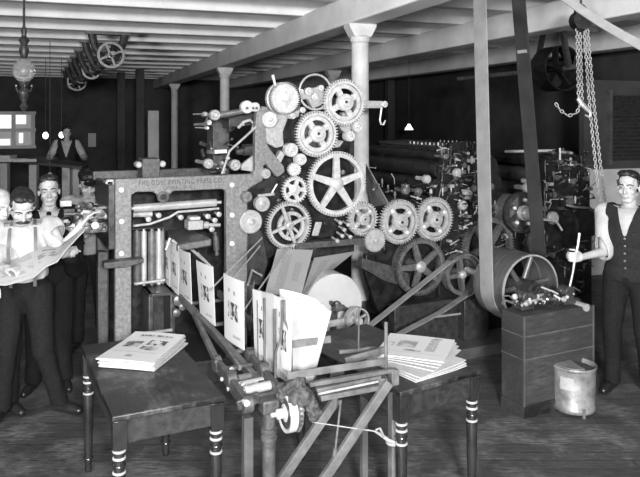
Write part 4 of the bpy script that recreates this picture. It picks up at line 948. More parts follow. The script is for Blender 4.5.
ordn = ['first', 'second', 'third', 'fourth', 'fifth', 'sixth', 'seventh']
for k in range(7):
    xb, yb = 255+3.6*k, 359.5+2.5*k; z = .772; d0 = F*(CAMZ-z)/(yb-CY); d1 = F*(CAMZ-z)/(yb+11-CY)
    standing((xb-1.5+q.uniform(-.8, .8), xb), 289.5+k*1.0+q.uniform(-2, 1), yb, (xb+15+q.uniform(-1, 1), xb+14), 294+k*1.2+q.uniform(-2, 1), yb+10, d0, d1, 'edge-on newspaper in the bundle, %s from its left side' % ordn[k], g2, M['page'] if k in (0, 3, 6) else M['paper'], bow=.004)
for k in range(5):
    o = (4-k)*.022; j = q.uniform(-1, 1)
    standing((284.5-k*.0-(4-k)*1.2, 288-(4-k)*1.5), 297.5-(4-k)*2.2+j*.4, 379, (331-(4-k)*3.4+j, 312-(4-k)*2.2), 311.5-(4-k)*3.0, 384-(4-k)*.6, 3.90+o, 3.82+o,
             'large blank newspaper facing the camera at the front of the bundle' if k == 4 else 'blank newspaper tucked behind the front sheet of the bundle, %s layer back' % ordn[3-k], g2, M['paper'], bow=-.02)
# folding head: cast cheeks with short rollers on a banded post
hd = thing('folding_head', 'dark cast-iron roller head on a banded post between the two tables', 'machine', (at_d(262, 395, 3.6).x, 3.6, 0), TH)
def hp(px, py, d): return at_d(px, py, d)
for (x0, y0, d0), (x1, y1, d1) in (((217, 364, 4.0), (246, 404, 3.5)), ((250, 358, 4.1), (279, 392, 3.6))):
    a, b = hp(x0, y0, d0), hp(x1, y1, d1)
    k = MB().beam(a, b, .03, .07); k.lathe(a-V3(cs, sn, 0)*.02, (cs, sn, 0), [(.045, 0), (.05, .008), (.05, .04)], 16); k.lathe(b-V3(cs, sn, 0)*.02, (cs, sn, 0), [(.04, 0), (.045, .008), (.045, .05)], 16)
    k.lathe(a.lerp(b, .5)-V3(cs, sn, 0)*.025+V3(0, 0, .02), (cs, sn, 0), [(.035, 0), (.045, .008), (.045, .05)], 16)
    build(k, 'cheek', M['framedk'], hd, bevel=.003)
for a, b, c, e, d, r, m in ((238, 379, 262, 373.5, 3.85, .022, 'steel3'), (232, 388, 266, 380.5, 3.74, .025, 'tower'), (244, 391.5, 273, 385, 3.62, .028, 'steel2'), (225, 370, 258, 363, 3.95, .018, 'iron2'), (246, 399, 276, 392, 3.56, .016, 'iron2')):
    p, s = hp(a, b, d), hp(c, e, d+.08); build(MB().cyl(p, s, r).cyl(p-(s-p)*.15, s+(s-p)*.15, r*.5), 'roller', M[m], hd)
a = hp(246, 402.5, 3.47); build(MB().beam(hp(237, 406, 3.5), hp(259, 396, 3.55), .02, .05), 'front_link', M['iron2'], hd, bevel=.006)
build(MB().lathe(a-V3(-sn, cs, 0)*.0, (-sn, cs, 0), [(.008, -.02), (.016, -.016), (.016, .02)], 14), 'bolt', M['steel'], hd)
a = hp(269, 405, 3.56); build(MB().box(a, (.09, .08, .07), Matrix.Rotation(TH, 3, 'Z')), 'post_head', M['framedk'], hd, bevel=.008)
build(MB().lathe((a.x, a.y, 0), (0, 0, 1), [(.06, 0), (.06, .03), (.036, .05), (.034, a.z-.18), (.042, a.z-.175), (.042, a.z-.155), (.036, a.z-.15), (.036, a.z-.14), (.043, a.z-.135), (.043, a.z-.115), (.034, a.z-.11), (.034, a.z-.02)], 20), 'post', M['framedk'], hd)
c = hp(289.5, 412, 3.5); ax = V3(cs, sn, 0)
build(MB().lathe(c-ax*.03, ax, [(.02, -.04), (.025, -.036), (.025, 0), (.05, .004), (.055, .012), (.075, .014), (.08, .002), (.094, 0), (.096, .006), (.096, .04)], 32), 'pulley', M['steel'], hd)
build(MB().lathe(c-ax*.025, ax, [(.02, -.002), (.074, -.002), (.074, .01)], 28), 'pulley_face', M['iron2'], hd)
k = MB()
for i in range(26):
    t = 2*math.pi*i/26; x, y, _ = MB.frame(ax); k.box(c+ax*.028+(x*math.cos(t)+y*math.sin(t))*.092, (.012, .012, .012), Matrix.Rotation(t, 3, ax))
k.lathe(c+ax*.012, ax, [(.03, 0), (.088, 0), (.088, .03), (.03, .03)], 28); build(k, 'sprocket', M['steel3'], hd)
build(MB().cyl(c-ax*.10, c+ax*.14, .012), 'shaft', M['steel2'], hd)
q2 = random.Random(8)
for i in range(26):
    a = hp(q2.uniform(217, 262), 0, 3.7); f = q2.random(); a = hp(216+f*34+q2.uniform(-2, 8), 363+f*42+q2.uniform(-4, 6), 4.0-f*.5); r = q2.uniform(.008, .018); an = Vector((q2.uniform(-1, 1), -1, q2.uniform(0, 1))).normalized()
    build(MB().lathe(a, an, [(r*.5, -.05), (r*.5, 0), (r, .004), (r, .025), (r*.5, .03)], 10), 'fitting', M[('steel3', 'iron2', 'framedk', 'steel2')[i % 4]], hd)

# ------------------------------------------------------------------ box and bucket
f0 = at_z(524, 419.5, 0)
bw, bd, bh, br = .72, .25, .752, R(27)
bx_ = thing('wooden_box', 'tall dark plank box carrying the drive shaft, behind the metal bucket', 'box', (f0.x, f0.y, 0), br); fx = WORLD[bx_.name]
build(MB().bb((0, 0, 0), (bw, bd, .09)), 'plinth', M['boxwood'], bx_, fx, bevel=.004)
zs = (.09, .43, .60, bh)
for z0, z1 in zip(zs, zs[1:]):
    build(MB().bb((.004, .004, z0+.003), (bw-.004, bd-.004, z1-.003)), 'board', M['boxwood'], bx_, fx, bevel=.004)
for z in (.43, .60): build(MB().bb((.001, .001, z-.0035), (bw-.001, bd-.001, z+.0035)), 'seam_strip', M['timber'], bx_, fx)
for x in (.0, bw-.012): build(MB().bb((x, -.002, .09), (x+.012, .01, bh)), 'corner_strip', M['timberdk'], bx_, fx)
k0 = at_z(579, 416, 0); k0.y += .0
bu = thing('metal_bucket', 'dented pale metal bucket with half lid beside the plank box', 'bucket', (k0.x, k0.y+.1, 0)); bc = V3(k0.x, k0.y+.1, 0)
rb_ = .157
build(MB().lathe(bc, (0, 0, 1), [(rb_*.93, .02), (rb_*.97, .03), (rb_*.97, .05), (rb_*.95, .055), (rb_*1.0, .33), (rb_*1.03, .335), (rb_*1.05, .345), (rb_*1.03, .355), (rb_*.98, .353), (rb_*.95, .33), (rb_*.9, .06), (.0, .05)], 40), 'body', M['tin'], bu)
k = MB(); n = 20
k.add([bc+V3(rb_*.97*math.cos(R(100)+math.pi*i/(n-1)), rb_*.97*math.sin(R(100)+math.pi*i/(n-1)), .356) for i in range(n)]+[bc+V3(rb_*.97*math.cos(R(100)+math.pi*i/(n-1)), rb_*.97*math.sin(R(100)+math.pi*i/(n-1)), .362) for i in range(n)], [tuple(range(n))[::-1], tuple(range(n, 2*n))]+[(i, (i+1) % n, n+(i+1) % n, n+i) for i in range(n)])
build(k, 'half_lid', M['tin'], bu)
build(MB().lathe(bc, (0, 0, 1), [(.0, .3), (rb_*.93, .3), (rb_*.93, .325), (0, .345)], 24), 'contents', M['rag'], bu)
for t in (-1.45, .6, 2.7): build(MB().bb(bc+V3(rb_*.93*math.cos(t)-.012, rb_*.93*math.sin(t)-.012, 0), bc+V3(rb_*.93*math.cos(t)+.012, rb_*.93*math.sin(t)+.012, .07)), 'foot', M['steel3'], bu, bevel=.002)
k = MB(); G = []
for i in range(7): t = R(212)+R(38)*i/6; G.append([bc+V3(rb_*1.0*math.cos(t), rb_*1.0*math.sin(t), z) for z in (.2, .23, .26, .29)])
build(k.sheet(G, .003), 'label_patch', M['tinlt'], bu)

# ------------------------------------------------------------------ far left: raised platform, bench, things on it
bt = at_d(60, 163, 12.6)
pf = BF.inverted() @ V3(bt.x, bt.y, 0)
bench = thing('work_bench', 'long pale-edged bench far back at left, with man in vest behind', 'bench', (bt.x, bt.y, 0)); hz = 1.40
P = [at_z(-6, 158.5, hz), at_z(14, 160, hz), at_z(81, 166.5, hz), at_z(88, 164, hz), at_z(60, 157, hz), at_z(0, 153.5, hz)]
def slab(P, t): n = len(P); return MB().add([p-V3(0, 0, t) for p in P]+list(P), [tuple(range(n))[::-1], tuple(range(n, 2*n))]+[(i, (i+1) % n, n+(i+1) % n, n+i) for i in range(n)])
build(slab(P, .05), 'bench_top', M['timber'], bench, bevel=.01)
for px, d in ((34, 12.9), (67, 12.5), (5, 13.4), (77, 12.7)):
    a = at_d(px, 119, d); build(MB().bb((a.x-.07, a.y-.07, 0), (a.x+.07, a.y+.07, hz-.04)), 'leg', M['tower'], bench, bevel=.01)
a = at_d(22, 149, 13.6)
for k, (px, py, w, h) in enumerate(((5, 154.5, .32, .12), (14, 152.5, .5, .06), (25, 151, .4, .05), (20, 156, .3, .03))):
    a = at_d(px, py, 13.2); base_mesh(MB().box((a.x, a.y, hz+h/2), (w, .3, h), Matrix.Rotation(.2*k, 3, 'Z')), 'paper_pile', M['paper'], ['tall white paper pile at left end of far bench', 'white paper pile by the window end of far bench', 'low white paper pile farther along the far bench', 'thin sheet of paper lying flat on far bench'][k], 'papers', (a.x, a.y, hz))
for k, (px, py, d, r, lab) in enumerate(((45.5, 135.5, 15, .06, 'glowing lamp globe beside the far window'), (61.5, 135, 15, .055, 'glowing lamp globe by the head of the bench man'), (409, 127, 15, .06, 'small lit lamp with conical shade right of the column'), (50, 177, 11.6, .07, 'white conical lamp shade above the dark-haired man'))):
    a = at_d(px, py, d); g = thing('lamp', lab, 'lamp', a)
    if k < 2: build(MB().ell(a, (r, r, r*1.25)), 'globe', M['glow'], g)
    else: build(MB().lathe(a-V3(0, 0, r), (0, 0, 1), [(r*1.5, 0), (r*1.55, .005), (r*.5, r*1.8), (r*.3, r*2.1)], 20), 'shade', M['glow'] if k == 2 else M['paper'], g)
    build(MB().cyl(a+V3(0, 0, r), V3(a.x, a.y, 3.49), .005), 'cord', M['iron2'], g)
# ------------------------------------------------------------------ people
def fuse(mb, name, m, parent, voxel, smooth=3, wr=0.0, wscale=9.0, cut=None, solid=0.0, frame=ID):
    """overlapping shapes melted into one continuous surface"""
    o = build(mb, name, m, parent, frame, ang=180)
    r = o.modifiers.new('r', 'REMESH'); r.mode = 'VOXEL'; r.voxel_size = voxel; r.use_smooth_shade = True
    if smooth: s = o.modifiers.new('s', 'SMOOTH'); s.factor = .5; s.iterations = smooth
    ts = bpy.data.scenes.new('t'); pa, o.parent = o.parent, None; COL.objects.unlink(o); ts.collection.objects.link(o)
    with bpy.context.temp_override(scene=ts, view_layer=ts.view_layers[0]): dg = bpy.context.evaluated_depsgraph_get()
    me = bpy.data.meshes.new_from_object(o.evaluated_get(dg))
    ts.collection.objects.unlink(o); COL.objects.link(o); o.parent = pa; bpy.data.scenes.remove(ts)
    old = o.data; o.modifiers.clear(); o.data = me; bpy.data.meshes.remove(old); me.name = name
    if wr:
        nrm = [v.normal.copy() for v in me.vertices]
        for v, vn in zip(me.vertices, nrm):
            p = v.co; n1 = noise.noise(Vector((p.x*wscale, p.y*wscale, p.z*wscale*.6))); n2 = noise.noise(Vector((p.x*wscale*2.3+7, p.y*wscale*2.3, p.z*wscale*1.5)))
            v.co = p+vn*wr*(n1+.5*n2)
    if cut:
        bm = bmesh.new(); bm.from_mesh(me); bmesh.ops.delete(bm, geom=[v for v in bm.verts if cut(v.co)], context='VERTS'); 
        for _ in range(8):
            bv = [v for v in bm.verts if v.is_boundary]; nw = []
            for v in bv:
                nb = [e.other_vert(v).co for e in v.link_edges if e.is_boundary]
                nw.append((v.co*2+sum(nb, Vector()))/(2+len(nb)))
            for v, c in zip(bv, nw): v.co = c
        bm.to_mesh(me); bm.free()
    me.polygons.foreach_set('use_smooth', [True]*len(me.polygons))
    if solid: s = o.modifiers.new('thickness', 'SOLIDIFY'); s.thickness = solid; s.offset = 0
    return o

class Person:
    """local axes: faces -y, own right hand at -x, feet on z = 0"""
    def __init__(s, label, loc, yaw, H=1.74, lean=0.0, side=0.0, head=(0, 0, 0), headoff=(0, 0, 0), skin='skin'):
        s.t = thing('person', label, 'person', loc, yaw); s.W = WORLD[s.t.name]; s.k = H/1.75
        k = s.k; s.skin = skin
        s.piv = V3(0, 0, .95*k)
        s.T = Matrix.Translation(s.piv) @ Matrix.Rotation(lean, 4, 'X') @ Matrix.Rotation(side, 4, 'Y') @ Matrix.Translation(-s.piv)
        s.tt = lambda p: s.T @ (V3(*p)*k)
        s.sh = {sg: s.tt((sg*.185, .005, 1.425)) for sg in (-1, 1)}
        s.neck = s.tt((0, .015, 1.475))
        hc = s.tt((0, -.01, 1.635))+V3(*headoff)
        yw, pt, rl = head
        s.Hm = Matrix.Translation(hc) @ Matrix.Rotation(yw, 4, 'Z') @ Matrix.Rotation(pt, 4, 'X') @ Matrix.Rotation(rl, 4, 'Y')
        s.hk = k*1.03
        s.body = MB(); s.arms = {}; s.legs = {}
    def L(s, w): return s.W.inverted() @ Vector(w)
    def arm(s, sg, elbow, wrist, fdir=None, palm=(0, 0, -1), curl=.5, thumb=1):
        s.arms[sg] = (s.sh[sg], Vector(elbow), Vector(wrist), fdir, Vector(palm), curl, thumb)
    def leg(s, sg, knee, ankle, toe):
        k = s.k; s.legs[sg] = (V3(sg*.095, 0, .93)*k, Vector(knee)*k, Vector(ankle)*k, Vector(toe))
    def torso(s, mb, e, lo=True, hi=True):
        T3 = s.T.to_3x3(); k = s.k
        def E(c, r): mb.ell(s.tt(c), [q*k+e for q in r], T3, 20, 14)
        E((0, .005, .96), (.162, .112, .13)); E((0, -.005, 1.10), (.148, .108, .16)); E((0, .0, 1.27), (.172, .120, .18)); E((0, .012, 1.37), (.165, .098, .11))
        if hi: mb.caps(s.tt((-.13, .01, 1.415)), s.tt((.13, .01, 1.415)), .060*k+e, .060*k+e); mb.caps(s.tt((0, .02, 1.40)), s.tt((0, .015, 1.47)), .10*k+e, .062*k+e*.6)
    def limbs(s, mb, e, what, f0=0.0, f1=1.0):
        k = s.k
        for sg, (S, El, Wr, *_) in s.arms.items():
            if 'ua' in what: mb.caps(S, El, .052*k+e, .041*k+e)
            if 'fa' in what: mb.caps(El.lerp(Wr, f0), El.lerp(Wr, f1), (.040-.012*f0)*k+e, (.040-.014*f1)*k+e)
        for sg, (Hp, Kn, An, To) in s.legs.items():
            if 'th' in what: mb.caps(Hp, Kn, .085*k+e, .056*k+e)
            if 'sh' in what: mb.caps(Kn, An, .052*k+e, .034*k+e); mb.caps(Kn.lerp(An, .25)+V3(0, .015, 0), Kn.lerp(An, .5), .05*k+e, .042*k+e)
    def head(s, mb):
        h = s.hk; Hm = s.Hm; R3 = Hm.to_3x3(); P = lambda x, y, z: Hm @ (V3(x, y, z)*h)
        E = lambda c, r: mb.ell(P(*c), [q*h for q in r], R3, 20, 14)
        C = lambda a, b, ra, rb: mb.caps(P(*a), P(*b), ra*h, rb*h)
        E((0, .018, .038), (.075, .094, .083)); E((0, -.018, -.035), (.060, .066, .082)); E((0, -.05, -.095), (.030, .028, .022))
        for g in (-1, 1):
            C((g*.048, .01, -.055), (g*.022, -.055, -.098), .018, .016); E((g*.040, -.055, -.028), (.022, .024, .02))
            E((g*.077, .012, -.008), (.010, .022, .032)); E((g*.011, -.088, -.037), (.010, .010, .008))
            C((g*.012, -.074, .022), (g*.050, -.060, .020), .011, .009)
        C((0, -.076, .012), (0, -.100, -.032), .0085, .0115)
        E((0, -.078, -.062), (.024, .013, .0065)); E((0, -.076, -.073), (.020, .012, .0065)); E((0, -.04, .055), (.058, .042, .045))
        mb.caps(P(0, .012, -.06), s.neck, .050*h, .056*h); mb.caps(s.neck, s.tt((0, .02, 1.42)), .058*s.k, .08*s.k)
    def hand(s, mb, sg):
        S, El, Wr, fd, palm, curl, th = s.arms[sg]; k = s.k
        f = (Vector(fd) if fd is not None else (Wr-El)).normalized(); n = (palm-f*palm.dot(f)).normalized(); x = f.cross(n)
        mb.caps(Wr-f*.02*k, Wr+f*.02*k, .025*k, .027*k)
        for i in range(4):
            o = (i-1.5)*.020*k; base = Wr+f*.088*k+x*o*1.02
            mb.caps(Wr+f*.02*k+x*o*.7, base, .0145*k, .0115*k, 10)
            L = (.040, .045, .043, .034)[i]*k; p = base; d = f.copy()
            for j in range(3):
                d = (Matrix.Rotation(curl*(.9, 1.15, .8)[j], 3, x) @ d) if (Matrix.Rotation(.1, 3, x) @ f).dot(n) > 0 else (Matrix.Rotation(-curl*(.9, 1.15, .8)[j], 3, x) @ d)
                e = p+d*L*(1, .68, .5)[j]; mb.caps(p, e, (.0098-.0010*j)*k, (.0088-.0010*j)*k, 10); p = e
        b = Wr+f*.028*k-x*th*.024*k; d = (f*.75-x*th*.65+n*.35).normalized(); e = b+d*.042*k; mb.caps(b, e, .0135*k, .011*k, 10)
        d2 = (f*.85-x*th*.1+n*.5).normalized(); e2 = e+d2*.03*k; mb.caps(e, e2, .0105*k, .0095*k, 10); mb.caps(e2, e2+d2*.022*k, .0095*k, .008*k, 10)
    def face(s, brow=True, moust=False, hair='hair', part=1, bald=False, grim=0):
        h = s.hk; P = lambda x, y, z: s.Hm @ (V3(x, y, z)*h); R3 = s.Hm.to_3x3()
        for g in (-1, 1):
            e = MB().ell(P(g*.031, -.0575, .0), (.0125*h,)*3, None, 12, 8); e.mi = 1; e.ell(P(g*.031, -.0672, -.001), (.0058*h, .0045*h, .0058*h), R3, 10, 6)
            build(e, 'eye', [M['eye'], M['iris']], s.t)
            if brow: build(MB().caps(P(g*.014, -.086, .023), P(g*.034, -.084, .029), .004*h, .0045*h, 8).caps(P(g*.034, -.084, .029), P(g*.054, -.071, .022), .0045*h, .003*h, 8), 'eyebrow', M[hair], s.t)
        build(MB().ell(P(0, -.086, -.068), (.021*h, .005*h, .0045*h), R3, 12, 8), 'lips', M['lip'], s.t)
        if moust:
            mb = MB()
            for g in (-1, 1): mb.caps(P(0, -.098, -.052), P(g*.022, -.094, -.057), .012*h, .012*h, 10).caps(P(g*.022, -.094, -.057), P(g*.042, -.078, -.068), .012*h, .005*h, 10)
            fuse(mb, 'moustache', M[hair], s.t, .003, 2, .001, 80)
        mb = MB(); E = lambda c, r: mb.ell(P(*c), [q*h for q in r], R3, 20, 14)
        if bald:
            for g in (-1, 1): E((g*.066, .045, .0), (.014, .05, .04))
            E((0, .085, -.01), (.062, .03, .045))
        else:
            E((0, .036, .052), (.081, .090, .080)); E((part*.018, -.028, .105), (.055, .045, .030)); E((-part*.035, -.02, .095), (.040, .045, .026)); E((0, .075, .0), (.066, .045, .06))
            for g in (-1, 1): mb.caps(P(g*.074, -.008, .045), P(g*.0745, -.006, .01), .014*h, .007*h)
        fuse(mb, 'hair', M[hair], s.t, .005, 2, .004, 55)
    def build_body(s, voxel=.0055):
        mb = s.body; s.torso(mb, -.008); s.head(mb); s.limbs(mb, -.002, ('ua', 'fa', 'th', 'sh'))
        for sg in s.arms: s.hand(mb, sg)
        for sg, (Hp, Kn, An, To) in s.legs.items(): mb.caps(An, An+V3(0, 0, -.05)*s.k, .03, .03)
        return fuse(mb, 'body', M[s.skin], s.t, voxel, 2)
    def trousers(s, m='trouser', top=1.09):
        mb = MB(); s.torso(mb, .012, hi=False); s.limbs(mb, .022, ('th', 'sh'))
        for sg, (Hp, Kn, An, To) in s.legs.items(): mb.caps(Kn.lerp(An, .4), An+V3(0, 0, -.02), .066, .066)
        inv = s.T.inverted()
        return fuse(mb, 'trousers', M[m], s.t, .012, 3, .007, 10, cut=lambda p: (inv @ p).z > top*s.k or p.z < .055)
    def shirt(s, m='shirt', sleeve=1.0, fa=.15, e=.014, loose=.010, name='shirt', neck=1.475, bottom=.93, wr=.006):
        mb = MB(); s.torso(mb, e); s.limbs(mb, e+loose, ('ua',))
        if fa: s.limbs(mb, e+loose, ('fa',), 0, fa)
        inv = s.T.inverted(); k = s.k; ends = [(El.lerp(Wr, fa), (Wr-El).normalized()) for (S, El, Wr, *_) in s.arms.values()]
        def cut(p):
            q = inv @ p
            if q.z > neck*k or (q.z < bottom*k and abs(q.x) < .25*k and abs(q.y) < .2 ): 
                return True if q.z > neck*k and abs(q.x) < .12*k else q.z < bottom*k and all((p-a).length > .16 for a, _ in ends)
            return fa > 0 and any((p-a).dot(d) > 0 and (p-a).length < .13 for a, d in ends)
        o = fuse(mb, name, M[m], s.t, .010, 3, wr, 11, cut=cut, solid=.004)
        return o
    def vest_(s, m='vest', vz=1.18, e=.030, buttons=5, name='vest', bottom=.90, arms=False, fa=.9):
        mb = MB(); s.torso(mb, e)
        if arms: s.limbs(mb, e+.006, ('ua',)); s.limbs(mb, e+.004, ('fa',), 0, fa)
        inv = s.T.inverted(); k = s.k
        def cut(p):
            q = (inv @ p)/k
            if q.z > 1.485 and abs(q.x) < .11: return True
            if not arms and abs(q.x) > .195 and q.z > 1.24: return True
            if q.y < .01 and q.z > vz and abs(q.x) < (q.z-vz)*.30+.004: return True
            return q.z < bottom+(.03*(abs(q.x) < .02)) and abs(q.x) < .26 and not (arms and any((p-El.lerp(Wr, .6)).length < .2 for (S, El, Wr, *_) in s.arms.values()))
        o = fuse(mb, name, M[m], s.t, .009, 3, .004, 10, cut=cut, solid=.006)
        for i in range(buttons):
            z = vz-.015-i*.058; a = s.tt((0, -.3, z)); 
            yv = -math.sqrt(max(1e-4, 1-((z-(1.10 if z < 1.15 else 1.27))/(.16+e if z < 1.15 else .18+e))**2))*(.118+e)-.004
            c = s.tt((0, yv, z)); build(MB().lathe(c+V3(0, .006, 0), (0, -1, 0), [(.009, 0), (.009, .006), (.004, .009)], 12), 'button', M['steel3'], s.t)
        return o
    def shoes(s):
        for sg, (Hp, Kn, An, To) in s.legs.items():
            d = V3(To.x, To.y, 0).normalized(); A = V3(An.x, An.y, 0); k = s.k
            mb = MB().caps(A-d*.045*k+V3(0, 0, .042), A+d*.10*k+V3(0, 0, .040), .036*k, .040*k).caps(A+d*.10*k+V3(0, 0, .040), A+d*.175*k+V3(0, 0, .032), .042*k, .030*k).caps(A+V3(0, 0, .05), A+V3(0, 0, .12), .042*k, .045*k)
            fuse(mb, 'shoe', M['shoe'], s.t, .008, 2, cut=lambda p: False)
    def collar(s, m='shirt', r=.062):
        k = s.k; T3 = s.T.to_3x3(); c = s.tt((0, .012, 1.468)); up = (s.Hm.translation-s.neck).normalized()
        build(MB().lathe(c-up*.012, up, [(r*1.12*k, 0), (r*1.05*k, .035), (r*.98*k, .037), (r*1.05*k, .002)], 28), 'collar', M[m], s.t)

# the man with the lever, right edge
def floor_at(px, py): return at_z(px, py, 0)
rt = floor_at(629, 393)
r = Person('man with dark vest and rolled white sleeves gripping a lever, right edge', rt, R(-36), 1.77, head=(R(-4), R(2), 0))
hw = r.L(lvm+V3(.075, .045, .0)); el = r.L(at_d(604.5, 251.5, 5.62))
r.arm(-1, el, hw, r.L(lvm)-hw+V3(0, 0, .005), r.W.to_3x3().inverted() @ V3(-.2, 1, 0), .95, thumb=1)
r.arm(1, V3(.27, .03, 1.12), V3(.29, -.04, .86), None, (-1, 0, 0), .3, thumb=-1)
r.leg(-1, (-.12, -.03, .50), (-.13, .02, .10), (-.15, -1, 0)); r.leg(1, (.12, -.03, .50), (.14, .04, .10), (.3, -1, 0))
r.build_body(); r.face(part=-1); r.trousers(); r.shirt(fa=.12, e=.014, loose=.013); r.vest_(vz=1.26); r.shoes(); r.collar()

# the man with the moustache, reading
m0 = floor_at(25, 417)
mm = Person('man with moustache, white shirt and braces reading an open newspaper', m0, R(18), 1.74, lean=R(14), head=(R(14), R(34), R(0)), headoff=(0, -.045, -.03))
mm.arm(1, mm.L(at_d(62, 248, 5.05)), mm.L(at_d(80, 226, 5.1)), None, (0, 0, -1), .3, thumb=-1)
mm.arm(-1, mm.L(at_d(-2, 262, 4.98)), mm.L(at_d(5, 268, 4.82)), mm.W.to_3x3().inverted() @ V3(.8, -.3, .05), (0, 0, -1), .6, thumb=1)
mm.leg(-1, (-.12, -.04, .50), (-.16, .03, .10), (-.25, -1, 0)); mm.leg(1, (.13, -.06, .50), (.24, .02, .10), (.75, -.55, 0))
mm.build_body(); mm.face(moust=True, part=-1); mm.trousers(); mm.shirt(fa=.22, e=.018, loose=.020, wr=.014, bottom=1.06); mm.shoes(); mm.collar()
for g in (-1, 1):
    P = [mm.tt((g*.075, .02, 1.490)), mm.tt((g*.085, -.075, 1.45)), mm.tt((g*.09, -.140, 1.36)), mm.tt((g*.09, -.158, 1.26)), mm.tt((g*.085, -.152, 1.15)), mm.tt((g*.08, -.145, 1.04))]
    build(strap(P, V3(.022, 0, 0), .006), 'brace', M['timber'], mm.t)

# bald man, cut by the left edge
b0 = floor_at(-6, 416)
bb_ = Person('bald man with white shirt looking down, cut off by the left edge', b0, R(40), 1.70, lean=R(12), head=(R(8), R(16), 0), headoff=(0.0, -.02, 0))
bb_.arm(1, bb_.L(at_d(-3, 262, 4.95)), bb_.L(at_d(-7, 283, 4.8)), None, (0, 0, -1), .5, thumb=-1); bb_.arm(-1, V3(-.27, -.05, 1.12), V3(-.24, -.22, 1.0), None, (0, 0, -1), .5)
bb_.leg(-1, (-.12, -.03, .50), (-.13, .02, .10), (-.2, -1, 0)); bb_.leg(1, (.12, -.03, .50), (.12, .02, .10), (.2, -1, 0))
bb_.build_body(.007); bb_.face(bald=True, hair='hairgr'); bb_.trousers(); bb_.shirt(fa=.3, e=.016, loose=.016, bottom=1.06); bb_.shoes(); bb_.collar()

# dark-haired man behind them
t0 = floor_at(49, 389)
tm = Person('dark-haired man with black jacket staring out, behind the reading man', t0, R(20), 1.73, head=(R(2), R(2), R(-3)), headoff=(-.0, -.02, 0))
tm.arm(1, tm.L(at_d(74, 268, 5.65)), tm.L(at_d(68.5, 252, 5.15)), tm.W.to_3x3().inverted() @ V3(.35, -.5, .35), (0, 0, -1), .9, thumb=-1)
tm.arm(-1, V3(-.27, .0, 1.13), V3(-.25, -.12, .92), None, (1, 0, 0), .4)
tm.leg(-1, (-.11, -.03, .50), (-.12, .02, .10), (-.4, -1, 0)); tm.leg(1, (.11, -.03, .50), (.12, .02, .10), (.2, -1, 0))
tm.build_body(.006); tm.face(part=1); tm.trousers('jacket'); tm.shirt(fa=.7, e=.012, loose=.006); tm.vest_('jacket', vz=1.24, e=.026, buttons=3, name='jacket', arms=True, fa=.75, bottom=.80); tm.shoes(); tm.collar()
a, b = tm.tt((0, -.075, 1.455)), tm.tt((0, -.148, 1.28))
build(MB().ell(a, (.020, .014, .018)).beam(a, b, .034, .006, (0, -1, .3)), 'necktie', M['jacket'], tm.t)

# man leaning over the far side of the machine
c0 = floor_at(85, 352)
cm = Person('man with cloth cap bending over the far side of the press', (c0.x, 6.75, 0), R(12), 1.74, lean=R(10), head=(R(15), R(28), 0), headoff=(0, -.02, -.03))
cm.arm(-1, cm.L(at_d(68, 225, 6.5)), cm.L(at_d(80, 229, 6.25)), None, (0, 0, -1), .4); cm.arm(1, V3(.28, -.05, 1.15), V3(.22, -.25, 1.1), None, (0, 0, -1), .4, thumb=-1)
cm.leg(-1, (-.11, -.03, .50), (-.12, .02, .10), (-.2, -1, 0)); cm.leg(1, (.11, -.03, .50), (.12, .02, .10), (.2, -1, 0))
cm.build_body(.008); cm.face(part=1); cm.trousers(); cm.shirt('shirtgr', fa=.3); cm.shoes()
h = cm.hk; P = lambda x, y, z: cm.Hm @ (V3(x, y, z)*h); R3 = cm.Hm.to_3x3()
fuse(MB().ell(P(0, .03, .08), (.095*h, .105*h, .05*h), R3).ell(P(0, -.085, .062), (.06*h, .045*h, .012*h), R3), 'cap', M['jacket'], cm.t, .006, 2)

# man at the far bench, standing on a step
k0 = at_d(67, 119, 14.0)
st = base_mesh(MB().bb((k0.x-1.2, k0.y-.35, 0), (k0.x+.6, k0.y+.6, .30)), 'step_platform', M['timberdk'], 'low dark platform behind the far bench', 'platform', (k0.x, k0.y, 0))
km = Person('man with white sleeves and dark vest standing at the far bench', (k0.x, k0.y, .30), R(14), 1.74, lean=R(4), head=(R(20), R(6), 0))
km.arm(-1, V3(-.33, -.02, 1.13), V3(-.28, -.22, 1.16), None, (0, 0, -1), .3); km.arm(1, V3(.33, -.02, 1.13), V3(.34, -.2, 1.16), None, (0, 0, -1), .3, thumb=-1)
km.leg(-1, (-.11, -.03, .50), (-.12, .02, .10), (-.2, -1, 0)); km.leg(1, (.11, -.03, .50), (.12, .02, .10), (.2, -1, 0))
km.build_body(.010); km.face(part=1); km.trousers(); km.shirt(fa=.8); km.vest_(vz=1.16, buttons=0); km.shoes()

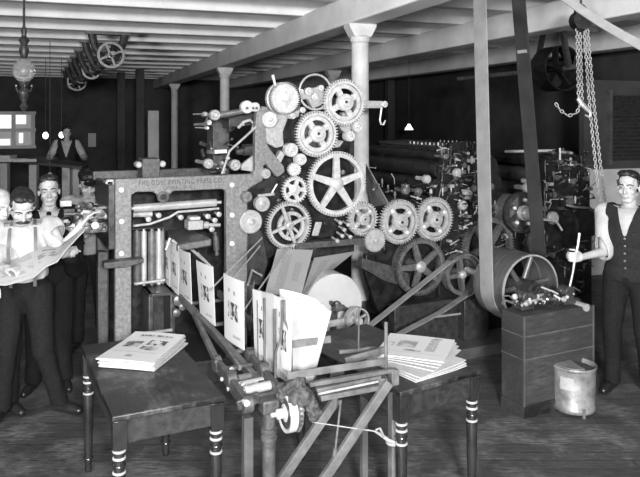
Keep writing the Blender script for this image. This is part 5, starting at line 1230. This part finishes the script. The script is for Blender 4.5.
# open newspaper held by the reader
PB = [(-6, 285, 4.72), (6, 285.5, 4.70), (19, 282, 4.68), (34, 277.5, 4.66), (46, 267, 4.66), (57, 262, 4.66), (66, 250, 4.72), (85, 230, 4.88)]
PT = [(-12, 268, 5.02), (0, 264, 5.02), (14, 257, 5.02), (28, 251, 5.02), (44, 247, 5.0), (57, 247, 5.0), (63, 243, 5.05), (83, 228.5, 5.12)]
G = [[at_d(*PB[i]).lerp(at_d(*PT[i]), j/5)+V3(0, 0, .012*math.sin(math.pi*j/5)) for j in range(6)] for i in range(8)]
o = base_mesh(MB().sheet(G, .004), 'open_newspaper', M['spread'], 'open newspaper held out by the man with the moustache', 'newspaper', at_d(40, 268, 4.8))
# waste rag over the pulley
a = at_d(294, 391, 3.5)
rg = MB(); qq = random.Random(4)
for i in range(26):
    t = qq.uniform(0, 6.28); u = qq.uniform(0, 1); rg.ell(a+V3(.062*math.cos(t)*u, .05*math.sin(t), .035*math.sin(t*2)*u+qq.uniform(-.03, .025)), (qq.uniform(.025, .045),)*3, None, 10, 7)
for f in (0, .3, .6, 1): rg.ell(at_d(306+f*8, 396+f*18, 3.5), (.035, .035, .04), None, 10, 7)
def_ = thing('waste_rag', 'shaggy dark clump of rag lying over the toothed pulley', 'rag', (a.x, a.y, a.z-.06))
fuse(rg, 'rag', M['rag'], def_, .006, 1, .012, 60)
# ------------------------------------------------------------------ camera and light
cam = bpy.data.cameras.new('camera'); co = bpy.data.objects.new('camera', cam); COL.objects.link(co)
cam.sensor_width = 36; cam.lens = 700/640*36; cam.shift_y = -119.5/640; cam.clip_end = 100
co.location = (0, 0, CAMZ); co.rotation_euler = (R(90), 0, 0)
bpy.context.scene.camera = co
def area(name, loc, target, sx, sy, e):
    l = bpy.data.lights.new(name, 'AREA'); l.shape = 'RECTANGLE'; l.size = sx; l.size_y = sy; l.energy = e
    o = bpy.data.objects.new(name, l); COL.objects.link(o); o.location = loc
    o.rotation_euler = (Vector(target)-Vector(loc)).to_track_quat('-Z', 'Y').to_euler()
    return o
area('flash_pan', (.7, -2.0, 2.75), (0.2, 6.5, 2.2), .7, .5, 500)
area('window_light', (-2.8, -3.4, 1.95), (0.8, 7, 2.6), 1.8, 1.4, 560)
w = bpy.data.worlds.new('world'); bpy.context.scene.world = w; w.use_nodes = True
w.node_tree.nodes['Background'].inputs[0].default_value = (.5, .5, .5, 1); w.node_tree.nodes['Background'].inputs[1].default_value = .025
sc_ = bpy.context.scene
sc_.view_settings.view_transform = 'Standard'; sc_.view_settings.look = 'None'; sc_.view_settings.exposure = 0.78; sc_.view_settings.gamma = 1; sc_.view_settings.use_curve_mapping = False
